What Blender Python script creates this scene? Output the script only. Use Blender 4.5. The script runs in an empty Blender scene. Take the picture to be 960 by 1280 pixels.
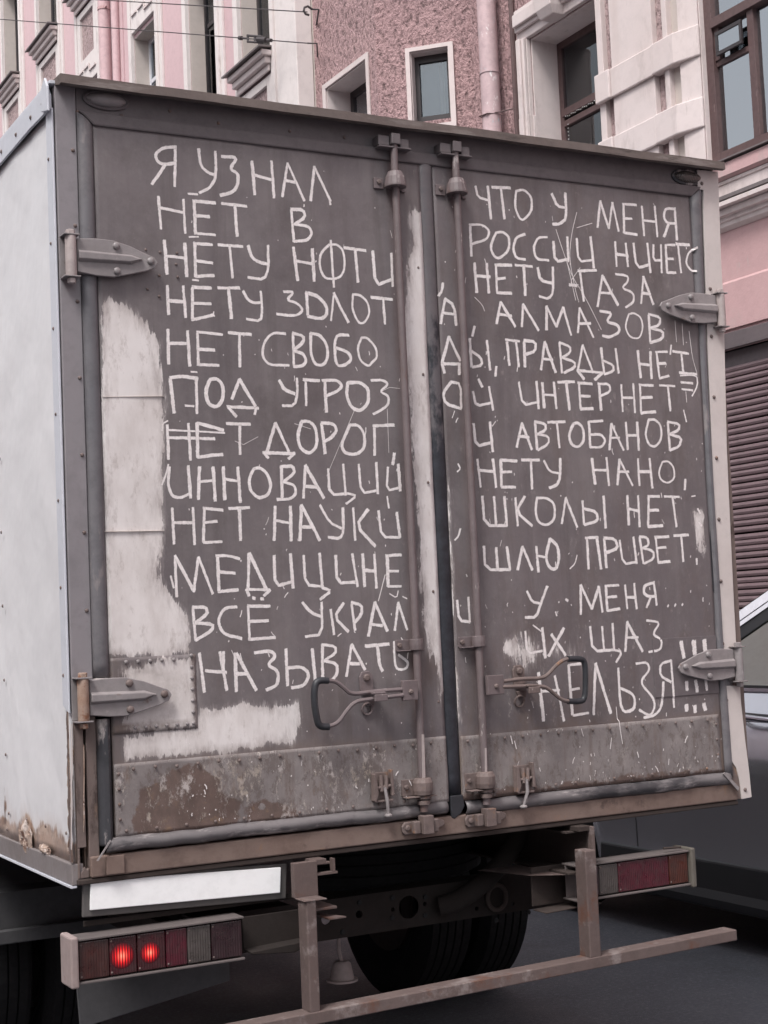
import bpy, math, random
from mathutils import Vector, Matrix, noise
random.seed(7)
S = bpy.context.scene
COL = S.collection
PI = math.pi

# ------------------------------------------------------------------ camera
# X: along the rear doors (to the right), Y: forward along the truck, Z: up, ground at z = 0
CAM = (-1.188, -4.0, 1.54)
RX = (0.88114559, -0.00445148, 0.4728241)       # world X, Y, Z axes seen in camera space (right, down, forward)
RY = (-0.47078543, 0.08497103, 0.87814635)
RZ = (-0.0440854, -0.99637348, 0.07277616)
FPX = 1911.9                                    # focal length in pixels of the 960 x 1280 photograph
cam = bpy.data.cameras.new('camera')
co = bpy.data.objects.new('camera', cam)
COL.objects.link(co)
co.matrix_world = Matrix(((RX[0], -RX[1], -RX[2], CAM[0]), (RY[0], -RY[1], -RY[2], CAM[1]),
                          (RZ[0], -RZ[1], -RZ[2], CAM[2]), (0, 0, 0, 1)))
cam.sensor_fit = 'VERTICAL'
cam.sensor_height = 24.0
cam.lens = 24.0 * FPX / 1280
cam.clip_start = 0.05
cam.clip_end = 2000
S.camera = co

# ------------------------------------------------------------------ sky, sun, exposure (overcast)
w = bpy.data.worlds.new('World')
S.world = w
w.use_nodes = True
nt = w.node_tree
bg = nt.nodes['Background']
sky = nt.nodes.new('ShaderNodeTexSky')
sky.sky_type = 'NISHITA'
sky.sun_disc = False
sky.sun_elevation = math.radians(57)
sky.sun_rotation = math.radians(236)
sky.air_density = 1.0
sky.dust_density = 3.0
hsv = nt.nodes.new('ShaderNodeHueSaturation')
hsv.inputs['Saturation'].default_value = 0.22
nt.links.new(sky.outputs[0], hsv.inputs['Color'])
nt.links.new(hsv.outputs[0], bg.inputs['Color'])
bg.inputs['Strength'].default_value = 0.125
sun = bpy.data.lights.new('sun', 'SUN')
sun.energy = 1.5
sun.angle = math.radians(16)
sun.color = (1.0, 0.965, 0.94)
so = bpy.data.objects.new('sun', sun)
COL.objects.link(so)
az, el = math.radians(236), math.radians(57)
sd = Vector((math.sin(az) * math.cos(el), math.cos(az) * math.cos(el), math.sin(el)))
so.rotation_euler = sd.to_track_quat('Z', 'Y').to_euler()
so.location = (-8, -8, 12)
S.view_settings.view_transform = 'Standard'
S.view_settings.look = 'None'
S.view_settings.exposure = 1.03
S.view_settings.gamma = 1.0


# ------------------------------------------------------------------ helpers
def ray(px, py):
    a, b = px - 480, py - 640
    return Vector((RX[0] * a + RX[1] * b + RX[2] * FPX, RY[0] * a + RY[1] * b + RY[2] * FPX,
                   RZ[0] * a + RZ[1] * b + RZ[2] * FPX))


def rear(px, py, Y=0.0):
    """measured point of the photograph -> (X, Z) on a plane parallel to the rear doors"""
    r = ray(px, py)
    t = (Y - CAM[1]) / r.y
    return (CAM[0] + r.x * t, CAM[2] + r.z * t)


def along(px, py, X):
    """measured point -> (Y, Z) on a plane parallel to the street"""
    r = ray(px, py)
    t = (X - CAM[0]) / r.x
    return (CAM[1] + r.y * t, CAM[2] + r.z * t)


class MB:
    def __init__(self):
        self.v, self.f, self.core = [], [], []

    def add(self, vs, fs):
        n = len(self.v)
        self.v += [tuple(p) for p in vs]
        self.f += [tuple(i + n for i in f) for f in fs]
        return self

    def box(self, x0, x1, y0, y1, z0, z1):
        x0, x1 = sorted((x0, x1)); y0, y1 = sorted((y0, y1)); z0, z1 = sorted((z0, z1))
        return self.add([(x0, y0, z0), (x1, y0, z0), (x1, y1, z0), (x0, y1, z0), (x0, y0, z1), (x1, y0, z1),
                         (x1, y1, z1), (x0, y1, z1)],
                        [(0, 3, 2, 1), (4, 5, 6, 7), (0, 1, 5, 4), (1, 2, 6, 5), (2, 3, 7, 6), (3, 0, 4, 7)])

    def prism(self, poly, y0, y1, axis='y'):
        """poly in the plane normal to axis: y -> (x,z), x -> (y,z), z -> (x,y)"""
        n = len(poly)
        def P(a, b, c):
            return {'y': (a, c, b), 'x': (c, a, b), 'z': (a, b, c)}[axis]
        vs = [P(a, b, y0) for a, b in poly] + [P(a, b, y1) for a, b in poly]
        fs = [tuple(range(n)), tuple(range(2 * n - 1, n - 1, -1))]
        fs += [(i, i + n, (i + 1) % n + n, (i + 1) % n) for i in range(n)]
        return self.add(vs, fs)

    def tube(self, pts, r, n=8, cap=True):
        pts = [Vector(p) for p in pts]
        rings = []
        up = None
        for i, p in enumerate(pts):
            t = (pts[min(i + 1, len(pts) - 1)] - pts[max(i - 1, 0)]).normalized()
            if up is None:
                up = Vector((0, 0, 1)) if abs(t.z) < 0.9 else Vector((1, 0, 0))
            a = t.cross(up).normalized()
            b = a.cross(t).normalized()
            up = b
            rr = r[i] if isinstance(r, (list, tuple)) else r
            rings.append([p + (a * math.cos(2 * PI * k / n) + b * math.sin(2 * PI * k / n)) * rr for k in range(n)])
        vs = [q for rg in rings for q in rg]
        fs = []
        for i in range(len(pts) - 1):
            for k in range(n):
                fs.append((i * n + k, i * n + (k + 1) % n, (i + 1) * n + (k + 1) % n, (i + 1) * n + k))
        if cap:
            fs.append(tuple(range(n - 1, -1, -1)))
            fs.append(tuple((len(pts) - 1) * n + k for k in range(n)))
        return self.add(vs, fs)

    def lathe(self, prof, c, axis='z', n=24, closed=False):
        """prof: list of (radius, height) about the axis through c"""
        def P(r, h, a):
            u, v = r * math.cos(a), r * math.sin(a)
            return {'z': (c[0] + u, c[1] + v, c[2] + h), 'x': (c[0] + h, c[1] + u, c[2] + v),
                    'y': (c[0] + u, c[1] + h, c[2] + v)}[axis]
        m = len(prof)
        vs = [P(r, h, 2 * PI * k / n) for k in range(n) for r, h in prof]
        fs = []
        for k in range(n):
            for i in range(m if closed else m - 1):
                j = (i + 1) % m
                fs.append((k * m + i, k * m + j, ((k + 1) % n) * m + j, ((k + 1) % n) * m + i))
        return self.add(vs, fs)

    def rivet(self, c, d, r, h=None, n=6):
        """small dome at c, pointing along the unit vector d"""
        h = h or r * 0.7
        d = Vector(d); c = Vector(c)
        a = d.orthogonal().normalized(); b = d.cross(a)
        vs = [c + (a * math.cos(2 * PI * k / n) + b * math.sin(2 * PI * k / n)) * r for k in range(n)]
        vs += [c + d * h * 0.75 + (a * math.cos(2 * PI * k / n) + b * math.sin(2 * PI * k / n)) * r * 0.62 for k in range(n)]
        vs.append(c + d * h)
        fs = [(k, (k + 1) % n, n + (k + 1) % n, n + k) for k in range(n)] + [(n + k, n + (k + 1) % n, 2 * n) for k in range(n)]
        return self.add(vs, fs)

    def ribbon(self, pts, wd, Y, seed=0.0):
        """brush stroke lying on a surface: pts (x,z), Y a function of x,z; rounded ends, uneven width"""
        P = [Vector((a, b)) for a, b in pts]
        out = [P[0]]
        for i in range(1, len(P)):
            d = (P[i] - P[i - 1]).length
            k = max(1, int(d / 0.007))
            out += [P[i - 1].lerp(P[i], j / k) for j in range(1, k + 1)]
        n = len(out)
        t0 = (out[1] - out[0]).normalized() if n > 1 else Vector((0, 1))
        t1 = (out[-1] - out[-2]).normalized() if n > 1 else Vector((0, 1))
        seq = [(out[0] - t0 * wd * 0.9, 0.45)] + [(p, 1.0) for p in out] + [(out[-1] + t1 * wd * 0.8, 0.4)]
        vs = []
        n0 = len(self.v)
        while len(self.core) < n0:
            self.core.append(1.0)
        for i, (p, f) in enumerate(seq):
            q0, q1 = seq[max(i - 1, 0)][0], seq[min(i + 1, len(seq) - 1)][0]
            t = (q1 - q0).normalized()
            nn = Vector((-t.y, t.x))
            a = noise.noise(Vector((p.x * 60, p.y * 60, seed)))
            b = noise.noise(Vector((p.x * 80, p.y * 80, seed + 9)))
            wa, wb = wd * 1.28 * (1 + 0.25 * a), wd * 1.28 * (1 + 0.25 * b)
            for s, c in ((wa, 0.0), (wa * 0.45, 0.95), (-wb * 0.45, 0.95), (-wb, 0.0)):
                q = p + nn * s
                vs.append((q.x, Y(q.x, q.y), q.y))
                self.core.append(c if f == 1.0 else 0.0)
        fs = [(4 * i + k, 4 * i + k + 1, 4 * i + k + 5, 4 * i + k + 4) for i in range(len(seq) - 1) for k in range(3)]
        return self.add(vs, fs)

    def obj(self, name, mat, parent=None, bevel=0.0, smooth=False, loc=None, seg=2):
        me = bpy.data.meshes.new(name)
        me.from_pydata(self.v, [], self.f)
        if self.core and len(self.core) == len(self.v):
            me.attributes.new('core', 'FLOAT', 'POINT').data.foreach_set('value', self.core)
        me.validate()
        import bmesh
        bm = bmesh.new(); bm.from_mesh(me)
        bmesh.ops.recalc_face_normals(bm, faces=bm.faces)
        bm.to_mesh(me); bm.free()
        return link(name, me, mat, parent, bevel, smooth, loc, seg)


def link(name, me, mat, parent=None, bevel=0.0, smooth=False, loc=None, seg=2):
    o = bpy.data.objects.new(name, me)
    COL.objects.link(o)
    if mat and not me.materials:
        me.materials.append(mat)
    if loc:
        o.location = loc
    if smooth:
        me.shade_smooth()
        try:
            me.set_sharp_from_angle(angle=math.radians(40))
        except Exception:
            pass
    if bevel:
        b = o.modifiers.new('bevel', 'BEVEL')
        b.width = bevel; b.segments = seg; b.limit_method = 'ANGLE'; b.angle_limit = math.radians(35)
    if parent is not None:
        setpar(o, parent)
    return o


def world_loc(o):
    p = Vector((0, 0, 0))
    while o is not None:
        p = p + o.location if o.get('own_frame') else p
        o = o.parent
    return p


def setpar(o, parent):
    o.parent = parent
    root = parent
    while root.parent:
        root = root.parent
    # everything is modelled in world coordinates; only the root Empty is moved to the base of the thing
    if parent is root:
        o.matrix_parent_inverse = Matrix.Translation(-root.location)
    else:
        o.matrix_parent_inverse = Matrix.Translation(-parent.location)


def thing(name, label, cat, loc=(0, 0, 0), group=None):
    o = bpy.data.objects.new(name, None)
    COL.objects.link(o)
    o.empty_display_size = 0.2
    o.location = loc
    o['label'] = label; o['category'] = cat
    if group:
        o['group'] = group
    return o


def tag(o, label, cat, group=None):
    o['label'] = label; o['category'] = cat
    if group:
        o['group'] = group
    return o


def struct(o):
    o['kind'] = 'structure'
    return o


def stuff(o):
    o['kind'] = 'stuff'
    return o


# ------------------------------------------------------------------ materials
class NB:
    def __init__(self, name):
        self.m = bpy.data.materials.new(name)
        self.m.use_nodes = True
        self.t = self.m.node_tree
        self.p = self.t.nodes['Principled BSDF']
        self.tc = self.t.nodes.new('ShaderNodeTexCoord')

    def n(self, kind, **kw):
        x = self.t.nodes.new(kind)
        for k, v in kw.items():
            setattr(x, k, v)
        return x

    def l(self, a, b):
        self.t.links.new(a, b)

    def noise(self, scale, detail=4, rough=0.55, stretch=(1, 1, 1), off=0.0, dist=0.0):
        mp = self.n('ShaderNodeMapping')
        mp.inputs['Scale'].default_value = stretch
        mp.inputs['Location'].default_value = (off, off * 1.7, off * 0.6)
        self.l(self.tc.outputs['Object'], mp.inputs[0])
        x = self.n('ShaderNodeTexNoise')
        x.inputs['Scale'].default_value = scale
        x.inputs['Detail'].default_value = detail
        x.inputs['Roughness'].default_value = rough
        x.inputs['Distortion'].default_value = dist
        self.l(mp.outputs[0], x.inputs['Vector'])
        return x.outputs['Fac']

    def ramp(self, src, a, b, va=0.0, vb=1.0):
        r = self.n('ShaderNodeMapRange')
        r.inputs['From Min'].default_value = a; r.inputs['From Max'].default_value = b
        r.inputs['To Min'].default_value = va; r.inputs['To Max'].default_value = vb
        self.l(src, r.inputs['Value'])
        return r.outputs[0]

    def math(self, op, a, b=None):
        x = self.n('ShaderNodeMath', operation=op)
        for i, s in enumerate((a, b)):
            if s is None:
                continue
            if isinstance(s, (int, float)):
                x.inputs[i].default_value = s
            else:
                self.l(s, x.inputs[i])
        return x.outputs[0]

    def mix(self, fac, a, b):
        x = self.n('ShaderNodeMix', data_type='RGBA')
        if isinstance(fac, (int, float)):
            x.inputs[0].default_value = fac
        else:
            self.l(fac, x.inputs[0])
        for i, s in ((6, a), (7, b)):
            if isinstance(s, (tuple, list)):
                x.inputs[i].default_value = (*s[:3], 1)
            else:
                self.l(s, x.inputs[i])
        return x.outputs[2]

    def attr(self, name):
        x = self.n('ShaderNodeAttribute', attribute_name=name)
        return x.outputs['Fac']

    def bump(self, src, strength, dist=0.002):
        b = self.n('ShaderNodeBump')
        b.inputs['Strength'].default_value = strength
        b.inputs['Distance'].default_value = dist
        self.l(src, b.inputs['Height'])
        self.l(b.outputs[0], self.p.inputs['Normal'])

    def base(self, c):
        if isinstance(c, (tuple, list)):
            self.p.inputs['Base Color'].default_value = (*c[:3], 1)
        else:
            self.l(c, self.p.inputs['Base Color'])

    def rough(self, r):
        if isinstance(r, (int, float)):
            self.p.inputs['Roughness'].default_value = r
        else:
            self.l(r, self.p.inputs['Roughness'])


def worn(name, c, c2, rough=0.6, big=1.2, fine=14, bump=0.15, spots=None, streak=None, metal=0.0, bs=60, bd=0.002, layer2=None, grit=0.65):
    """paint or plain surface with large tone variation, optional chips (colour, low, high, scale) and vertical streaks"""
    b = NB(name)
    col = b.mix(b.ramp(b.noise(big, 4), 0.3, 0.7), c, c2)
    dk = tuple(x * 0.62 for x in c)
    col = b.mix(b.ramp(b.noise(fine, 8, 0.72, off=3), 0.46, 0.72, 0, grit), col, dk)
    if streak:
        f = b.ramp(b.noise(streak[1], 5, 0.6, (1, 1, 0.06), 5), streak[2], streak[2] + 0.25, 0, streak[3])
        col = b.mix(f, col, streak[0])
    for k, s in enumerate(([spots] if spots else []) + ([layer2] if layer2 else [])):
        f = b.ramp(b.noise(s[3], 8, 0.7, s[4] if len(s) > 4 else (1, 1, 1), 11 + 7 * k), s[1], s[2])
        col = b.mix(f, col, s[0])
    b.base(col)
    b.rough(b.ramp(b.noise(fine * 2, 3, off=8), 0.2, 0.8, rough - 0.12, min(1, rough + 0.12)))
    b.p.inputs['Metallic'].default_value = metal
    b.bump(b.noise(bs, 5, 0.6, off=2), bump, bd)
    return b.m


def plain(name, c, rough=0.5, metal=0.0, emit=None, es=0.0):
    b = NB(name)
    b.base(b.mix(b.ramp(b.noise(9, 4), 0.3, 0.7, 0, 0.5), c, tuple(x * 0.8 for x in c)))
    b.rough(rough)
    b.p.inputs['Metallic'].default_value = metal
    if emit:
        b.p.inputs['Emission Color'].default_value = (*emit, 1)
        b.p.inputs['Emission Strength'].default_value = es
    return b.m


GREY = (0.140, 0.119, 0.124)
GREY2 = (0.116, 0.100, 0.105)
WHITE = (0.64, 0.585, 0.57)
RUST = (0.12, 0.062, 0.042)


def door_paint(name):
    b = NB(name)
    col = b.mix(b.ramp(b.noise(1.6, 5, 0.6, off=1), 0.32, 0.68), GREY, GREY2)
    # dusty bloom, rubbed areas and dirt runs
    col = b.mix(b.ramp(b.noise(3.2, 8, 0.72, (1, 1, 0.6), 51), 0.46, 0.66, 0, 0.60), col, (0.185, 0.163, 0.163))
    col = b.mix(b.ramp(b.noise(26, 8, 0.78, off=2), 0.50, 0.78, 0, 0.45), col, (0.195, 0.172, 0.172))
    col = b.mix(b.ramp(b.noise(9, 7, 0.65, (1, 1, 0.08), 4), 0.52, 0.74, 0, 0.42), col, (0.215, 0.192, 0.190))
    col = b.mix(b.ramp(b.noise(13, 7, 0.65, (1, 1, 0.06), 14), 0.52, 0.74, 0, 0.55), col, (0.070, 0.056, 0.055))
    col = b.mix(b.ramp(b.noise(4.5, 9, 0.74, off=64), 0.50, 0.66, 0, 0.50), col, (0.085, 0.070, 0.069))
    col = b.mix(b.ramp(b.noise(150, 5, 0.8, off=71), 0.60, 0.72, 0, 0.35), col, (0.30, 0.27, 0.265))
    # sharp tiny flecks everywhere
    col = b.mix(b.ramp(b.noise(75, 6, 0.85, (1, 1, 0.5), 81), 0.700, 0.720, 0, 0.75), col, (0.40, 0.36, 0.35))
    # scuffed lower area (attribute scuff, 0..1): pale nicks and brown dirt
    sc = b.attr('scuff')
    nick = b.ramp(b.noise(48, 9, 0.82, (1, 1, 0.45), 6), 0.58, 0.67)
    big = b.ramp(b.noise(5, 3, off=16), 0.40, 0.60)
    col = b.mix(b.math('MULTIPLY', b.math('MULTIPLY', nick, big), b.math('MULTIPLY', sc, 0.8)), col, (0.42, 0.37, 0.35))
    col = b.mix(b.math('MULTIPLY', b.ramp(b.noise(9, 7, 0.72, (1, 1, 0.4), 26), 0.48, 0.70), b.math('MULTIPLY', sc, 0.6)), col, (0.110, 0.078, 0.068))
    # bare white primer where attribute white > 0, with brushed, ragged and partly feathered edges
    wv = b.attr('white')
    e = b.math('ADD', b.ramp(b.noise(14, 7, 0.68, (1, 1, 0.30), 8), 0.2, 0.8, -0.024, 0.024),
               b.ramp(b.noise(110, 5, 0.75, (1, 1, 0.16), 9), 0.2, 0.8, -0.016, 0.014))
    ws = b.math('ADD', wv, e)
    hard = b.ramp(ws, -0.0012, 0.0014)
    soft = b.ramp(ws, -0.014, 0.004, 0, 0.55)
    streaky = b.ramp(b.noise(60, 6, 0.8, (1, 1, 0.12), 91), 0.42, 0.62)
    wf = b.math('MAXIMUM', hard, b.math('MULTIPLY', soft, streaky))
    inner = b.ramp(ws, 0.0, 0.030, 0.0, 1.0)
    wc = b.mix(b.ramp(b.noise(5, 6, 0.65, off=10), 0.35, 0.68), (0.70, 0.66, 0.65), (0.62, 0.575, 0.56))
    wc = b.mix(b.ramp(b.noise(12, 8, 0.72, (1, 1, 0.35), 101), 0.44, 0.68, 0, 0.5), wc, (0.44, 0.39, 0.37))
    wc = b.mix(b.ramp(b.noise(34, 8, 0.78, (1, 1, 0.4), 20), 0.55, 0.70, 0, 0.75), wc, (0.33, 0.28, 0.26))
    wc = b.mix(b.ramp(b.noise(60, 9, 0.85, off=33), 0.665, 0.685, 0, 0.9), wc, (0.14, 0.11, 0.10))
    wc = b.mix(b.math('MULTIPLY', b.math('SUBTRACT', 1.0, inner), b.ramp(b.noise(40, 6, 0.75, (1, 1, 0.3), 111), 0.40, 0.60)), wc, (0.36, 0.315, 0.305))
    col = b.mix(wf, col, wc)
    # thin stain halo (attribute grime)
    g = b.math('MULTIPLY', b.attr('grime'), b.ramp(b.noise(20, 7, 0.75, off=12), 0.30, 0.62))
    col = b.mix(g, col, (0.155, 0.118, 0.100))
    b.base(col)
    b.rough(b.ramp(b.noise(18, 5, off=30), 0.25, 0.75, 0.40, 0.70))
    b.bump(b.math('ADD', b.math('ADD', b.noise(70, 7, 0.75, off=21), b.math('MULTIPLY', b.noise(7, 4, off=121), 3.0)), b.math('MULTIPLY', wf, -0.5)), 0.35, 0.0016)
    return b.m


def kick_paint(name, heavy):
    b = NB(name)
    col = b.mix(b.ramp(b.noise(6, 8, 0.7, off=1), 0.38, 0.62), (0.160, 0.138, 0.136), (0.235, 0.208, 0.202))
    rs = b.attr('rust')
    rn = b.ramp(b.math('ADD', rs, b.ramp(b.noise(14, 8, 0.7, off=5), 0.2, 0.8, -0.035, 0.035)), -0.004, 0.006)
    rc = b.mix(b.ramp(b.noise(12, 6, 0.7, off=7), 0.35, 0.65), (0.135, 0.092, 0.080), (0.100, 0.066, 0.056))
    rc = b.mix(b.ramp(b.noise(30, 8, 0.75, off=17), 0.58, 0.70, 0, 0.6), rc, (0.24, 0.15, 0.085))
    col = b.mix(rn, col, rc)
    # flaking pale paint: fine chips gathered where the attribute flake is high
    fl = b.attr('flake')
    n1 = b.noise(46, 14, 0.82, (1, 1, 0.5), 9, 0.2)
    n2 = b.noise(7, 6, 0.7, (1, 1, 0.7), 19)
    dens = b.math('MULTIPLY', b.ramp(n2, 0.38, 0.66), fl)
    f = b.ramp(b.math('ADD', n1, b.math('MULTIPLY', dens, 0.20)), 0.590, 0.655)
    fc = b.mix(b.ramp(b.noise(16, 5, off=29), 0.45, 0.66), (0.44, 0.395, 0.38), (0.37, 0.315, 0.265))
    col = b.mix(b.math('MULTIPLY', f, 0.85 if heavy else 0.40), col, fc)
    # thin dark rims and pits beside the chips
    pit = b.ramp(b.math('ADD', b.noise(46, 14, 0.82, (1, 1, 0.5), 9.03, 0.2), b.math('MULTIPLY', dens, 0.20)), 0.560, 0.590)
    pit = b.math('MULTIPLY', pit, b.math('SUBTRACT', 1.0, f))
    col = b.mix(b.math('MULTIPLY', pit, 0.5), col, (0.09, 0.065, 0.055))
    col = b.mix(b.ramp(b.noise(80, 9, 0.85, (1, 1, 0.35), 39), 0.66, 0.71, 0, 0.6), col, (0.38, 0.34, 0.33))
    run = b.ramp(b.noise(26, 7, 0.7, (1, 1, 0.10), 49), 0.52, 0.68, 0, 0.5)
    col = b.mix(run, col, (0.120, 0.080, 0.064))
    sp = b.ramp(b.noise(10, 6, 0.7, (1, 1, 0.4), 39), 0.60, 0.74, 0, 0.55)
    col = b.mix(sp, col, (0.17, 0.095, 0.05))
    b.base(col)
    b.rough(0.72)
    b.bump(b.math('ADD', b.noise(50, 8, 0.75, off=21), b.math('MULTIPLY', f, 0.8)), 0.55, 0.0022)
    return b.m


def side_paint():
    b = NB('white_panel_paint')
    col = b.mix(b.ramp(b.noise(1.4, 3, off=1), 0.3, 0.7), (0.700, 0.690, 0.705), (0.64, 0.63, 0.645))
    col = b.mix(b.ramp(b.noise(5, 6, 0.6, (1, 0.7, 0.5), 6), 0.55, 0.80, 0, 0.25), col, (0.55, 0.53, 0.54))
    col = b.mix(b.ramp(b.noise(22, 8, 0.8, (1, 1, 0.25), 61), 0.66, 0.74, 0, 0.6), col, (0.36, 0.33, 0.325))
    g = b.attr('grime')
    f = b.ramp(b.math('ADD', g, b.ramp(b.noise(13, 8, 0.75, (1, 1, 0.45), 7), 0.2, 0.8, -0.035, 0.035)), -0.002, 0.010)
    rc = b.mix(b.ramp(b.noise(18, 7, 0.7, off=17), 0.42, 0.60), (0.34, 0.20, 0.13), (0.10, 0.055, 0.04))
    rc = b.mix(b.ramp(b.noise(11, 7, 0.7, off=27), 0.50, 0.60), rc, (0.50, 0.38, 0.30))
    col = b.mix(f, col, rc)
    f2 = b.ramp(b.math('ADD', g, b.ramp(b.noise(9, 6, 0.7, (1, 1, 0.2), 47), 0.2, 0.8, -0.03, 0.07)), -0.01, 0.06, 0, 0.55)
    col = b.mix(f2, col, (0.46, 0.37, 0.33))
    b.base(col)
    b.rough(0.42)
    col2 = None
    b.bump(b.math('ADD', b.noise(3.0, 4, 0.5, (1, 1, 0.7), 3), b.math('MULTIPLY', b.noise(11, 4, off=23), 0.05)), 0.55, 0.03)
    return b.m


def chalk_mat():
    b = NB('white_brush_paint')
    f = b.ramp(b.noise(90, 7, 0.75, off=2), 0.35, 0.65)
    b.base(b.mix(f, (0.80, 0.75, 0.745), (0.60, 0.55, 0.54)))
    b.rough(0.85)
    tr = b.n('ShaderNodeBsdfTransparent')
    mx = b.n('ShaderNodeMixShader')
    core = b.attr('core')
    grain = b.ramp(b.noise(330, 6, 0.8, (1, 1, 0.7), 6), 0.28, 0.72, -0.42, 0.42)
    fade = b.ramp(b.noise(28, 5, 0.7, off=16), 0.28, 0.72, -0.38, 0.16)
    a = b.math('ADD', core, b.math('ADD', grain, fade))
    b.l(b.ramp(a, 0.12, 0.42, 1.0, 0.0), mx.inputs[0]); b.l(b.p.outputs[0], mx.inputs[1]); b.l(tr.outputs[0], mx.inputs[2])
    b.l(mx.outputs[0], b.t.nodes['Material Output'].inputs['Surface'])
    return b.m


def glass_mat(name, tint=(0.8, 0.85, 0.85), refl=0.12, rough=0.03, wav=0.15, gtint=(0.92, 0.95, 0.98)):
    b = NB(name)
    t = b.t
    gl = b.n('ShaderNodeBsdfGlossy'); gl.inputs['Roughness'].default_value = rough; gl.inputs['Color'].default_value = (*gtint, 1)
    tr = b.n('ShaderNodeBsdfTransparent'); tr.inputs[0].default_value = (*tint, 1)
    fr = b.n('ShaderNodeFresnel'); fr.inputs[0].default_value = 1.5
    mx = b.n('ShaderNodeMixShader')
    bp = b.n('ShaderNodeBump'); bp.inputs['Strength'].default_value = wav; bp.inputs['Distance'].default_value = 0.01
    b.l(b.noise(3.0, 2), bp.inputs['Height']); b.l(bp.outputs[0], gl.inputs['Normal'])
    b.l(b.math('ADD', fr.outputs[0], refl), mx.inputs[0])
    b.l(tr.outputs[0], mx.inputs[1]); b.l(gl.outputs[0], mx.inputs[2])
    b.l(mx.outputs[0], t.nodes['Material Output'].inputs['Surface'])
    return b.m


def stucco_rough(name, c, c2, scale, dist):
    b = NB(name)
    n1 = b.noise(scale, 5, 0.6, (1, 1, 0.6), 1)
    n2 = b.noise(scale * 2.2, 4, 0.65, (1, 1, 0.7), 4)
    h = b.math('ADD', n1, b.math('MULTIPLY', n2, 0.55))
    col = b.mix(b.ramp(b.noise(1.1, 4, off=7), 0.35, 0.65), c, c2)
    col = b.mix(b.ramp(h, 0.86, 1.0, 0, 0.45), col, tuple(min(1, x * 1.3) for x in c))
    col = b.mix(b.ramp(h, 0.60, 0.78, 0.9, 0), col, tuple(x * 0.36 for x in c))  # shade in the stucco pits painted into the colour by height
    b.base(col)
    b.rough(0.92)
    b.bump(h, 1.0, dist)
    return b.m


def asphalt():
    b = NB('asphalt')
    col = b.mix(b.ramp(b.noise(0.9, 4, off=2), 0.3, 0.7), (0.060, 0.063, 0.077), (0.078, 0.081, 0.096))
    col = b.mix(b.ramp(b.noise(48, 7, 0.85), 0.50, 0.62, 0, 0.7), col, (0.150, 0.152, 0.175))
    col = b.mix(b.ramp(b.noise(70, 6, 0.8, off=9), 0.52, 0.66, 0, 0.6), col, (0.030, 0.030, 0.034))
    col = b.mix(b.ramp(b.noise(1.7, 7, 0.7, off=13), 0.52, 0.66, 0, 0.5), col, (0.040, 0.040, 0.045))
    b.base(col)
    b.rough(b.ramp(b.noise(2, 4, off=5), 0.3, 0.7, 0.6, 0.85))
    b.bump(b.noise(130, 6, 0.8), 0.8, 0.006)
    return b.m


def centre_seal_mat():
    b = NB('half_overpainted_rubber')
    sep = b.n('ShaderNodeSeparateXYZ')
    b.l(b.tc.outputs['Object'], sep.inputs[0])
    h = b.ramp(sep.outputs['Z'], 1.75, 2.75, -0.35, 0.42)
    k = b.math('ADD', h, b.ramp(b.noise(9, 8, 0.72, (1, 1, 0.45), 3), 0.25, 0.75, -0.42, 0.42))
    painted = b.ramp(k, -0.06, 0.08)
    rub = b.mix(b.ramp(b.noise(30, 6, 0.7, off=5), 0.4, 0.7), (0.014, 0.015, 0.020), (0.030, 0.032, 0.042))
    rub = b.mix(b.ramp(b.noise(38, 8, 0.8, (1, 1, 0.4), 15), 0.69, 0.72), rub, (0.25, 0.235, 0.235))
    pt = b.mix(b.ramp(b.noise(14, 7, 0.7, off=9), 0.4, 0.7), (0.120, 0.106, 0.112), (0.085, 0.080, 0.088))
    b.base(b.mix(painted, rub, pt))
    b.rough(0.5)
    b.bump(b.noise(60, 5, 0.7), 0.3, 0.002)
    return b.m


def lens_mat(name, c, stripes=260):
    b = NB(name)
    lc = b.mix(b.ramp(b.noise(25, 5), 0.3, 0.7), c, tuple(x * 0.55 for x in c))
    lc = b.mix(b.ramp(b.noise(34, 8, 0.8, off=7), 0.46, 0.70, 0.05, 0.65), lc, (0.040, 0.030, 0.028))
    b.base(lc)
    b.rough(b.ramp(b.noise(40, 6, 0.7, off=3), 0.35, 0.65, 0.18, 0.6))
    b.p.inputs['Coat Weight'].default_value = 0.3
    wv = b.n('ShaderNodeTexWave'); wv.inputs['Scale'].default_value = stripes / 6.0; wv.bands_direction = 'X'
    b.l(b.tc.outputs['Object'], wv.inputs['Vector'])
    b.bump(wv.outputs['Fac'], 0.6, 0.002)
    return b.m


def glow_mat():
    b = NB('lit_bulb_red')
    g = b.n('ShaderNodeTexWave'); g.inputs['Scale'].default_value = 42; g.bands_direction = 'X'
    b.l(b.tc.outputs['Object'], g.inputs['Vector'])
    at = b.attr('glow')
    f = b.math('MULTIPLY', b.math('POWER', at, 1.6), b.ramp(g.outputs['Fac'], 0.15, 0.85, 0.06, 1.25))
    b.base((0.055, 0.004, 0.008)); b.rough(0.25)
    b.l(b.mix(b.ramp(at, 0.45, 0.95), (1.0, 0.012, 0.014), (1.0, 0.16, 0.10)), b.p.inputs['Emission Color'])
    b.l(b.math('MULTIPLY', f, 1.4), b.p.inputs['Emission Strength'])
    return b.m


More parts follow.
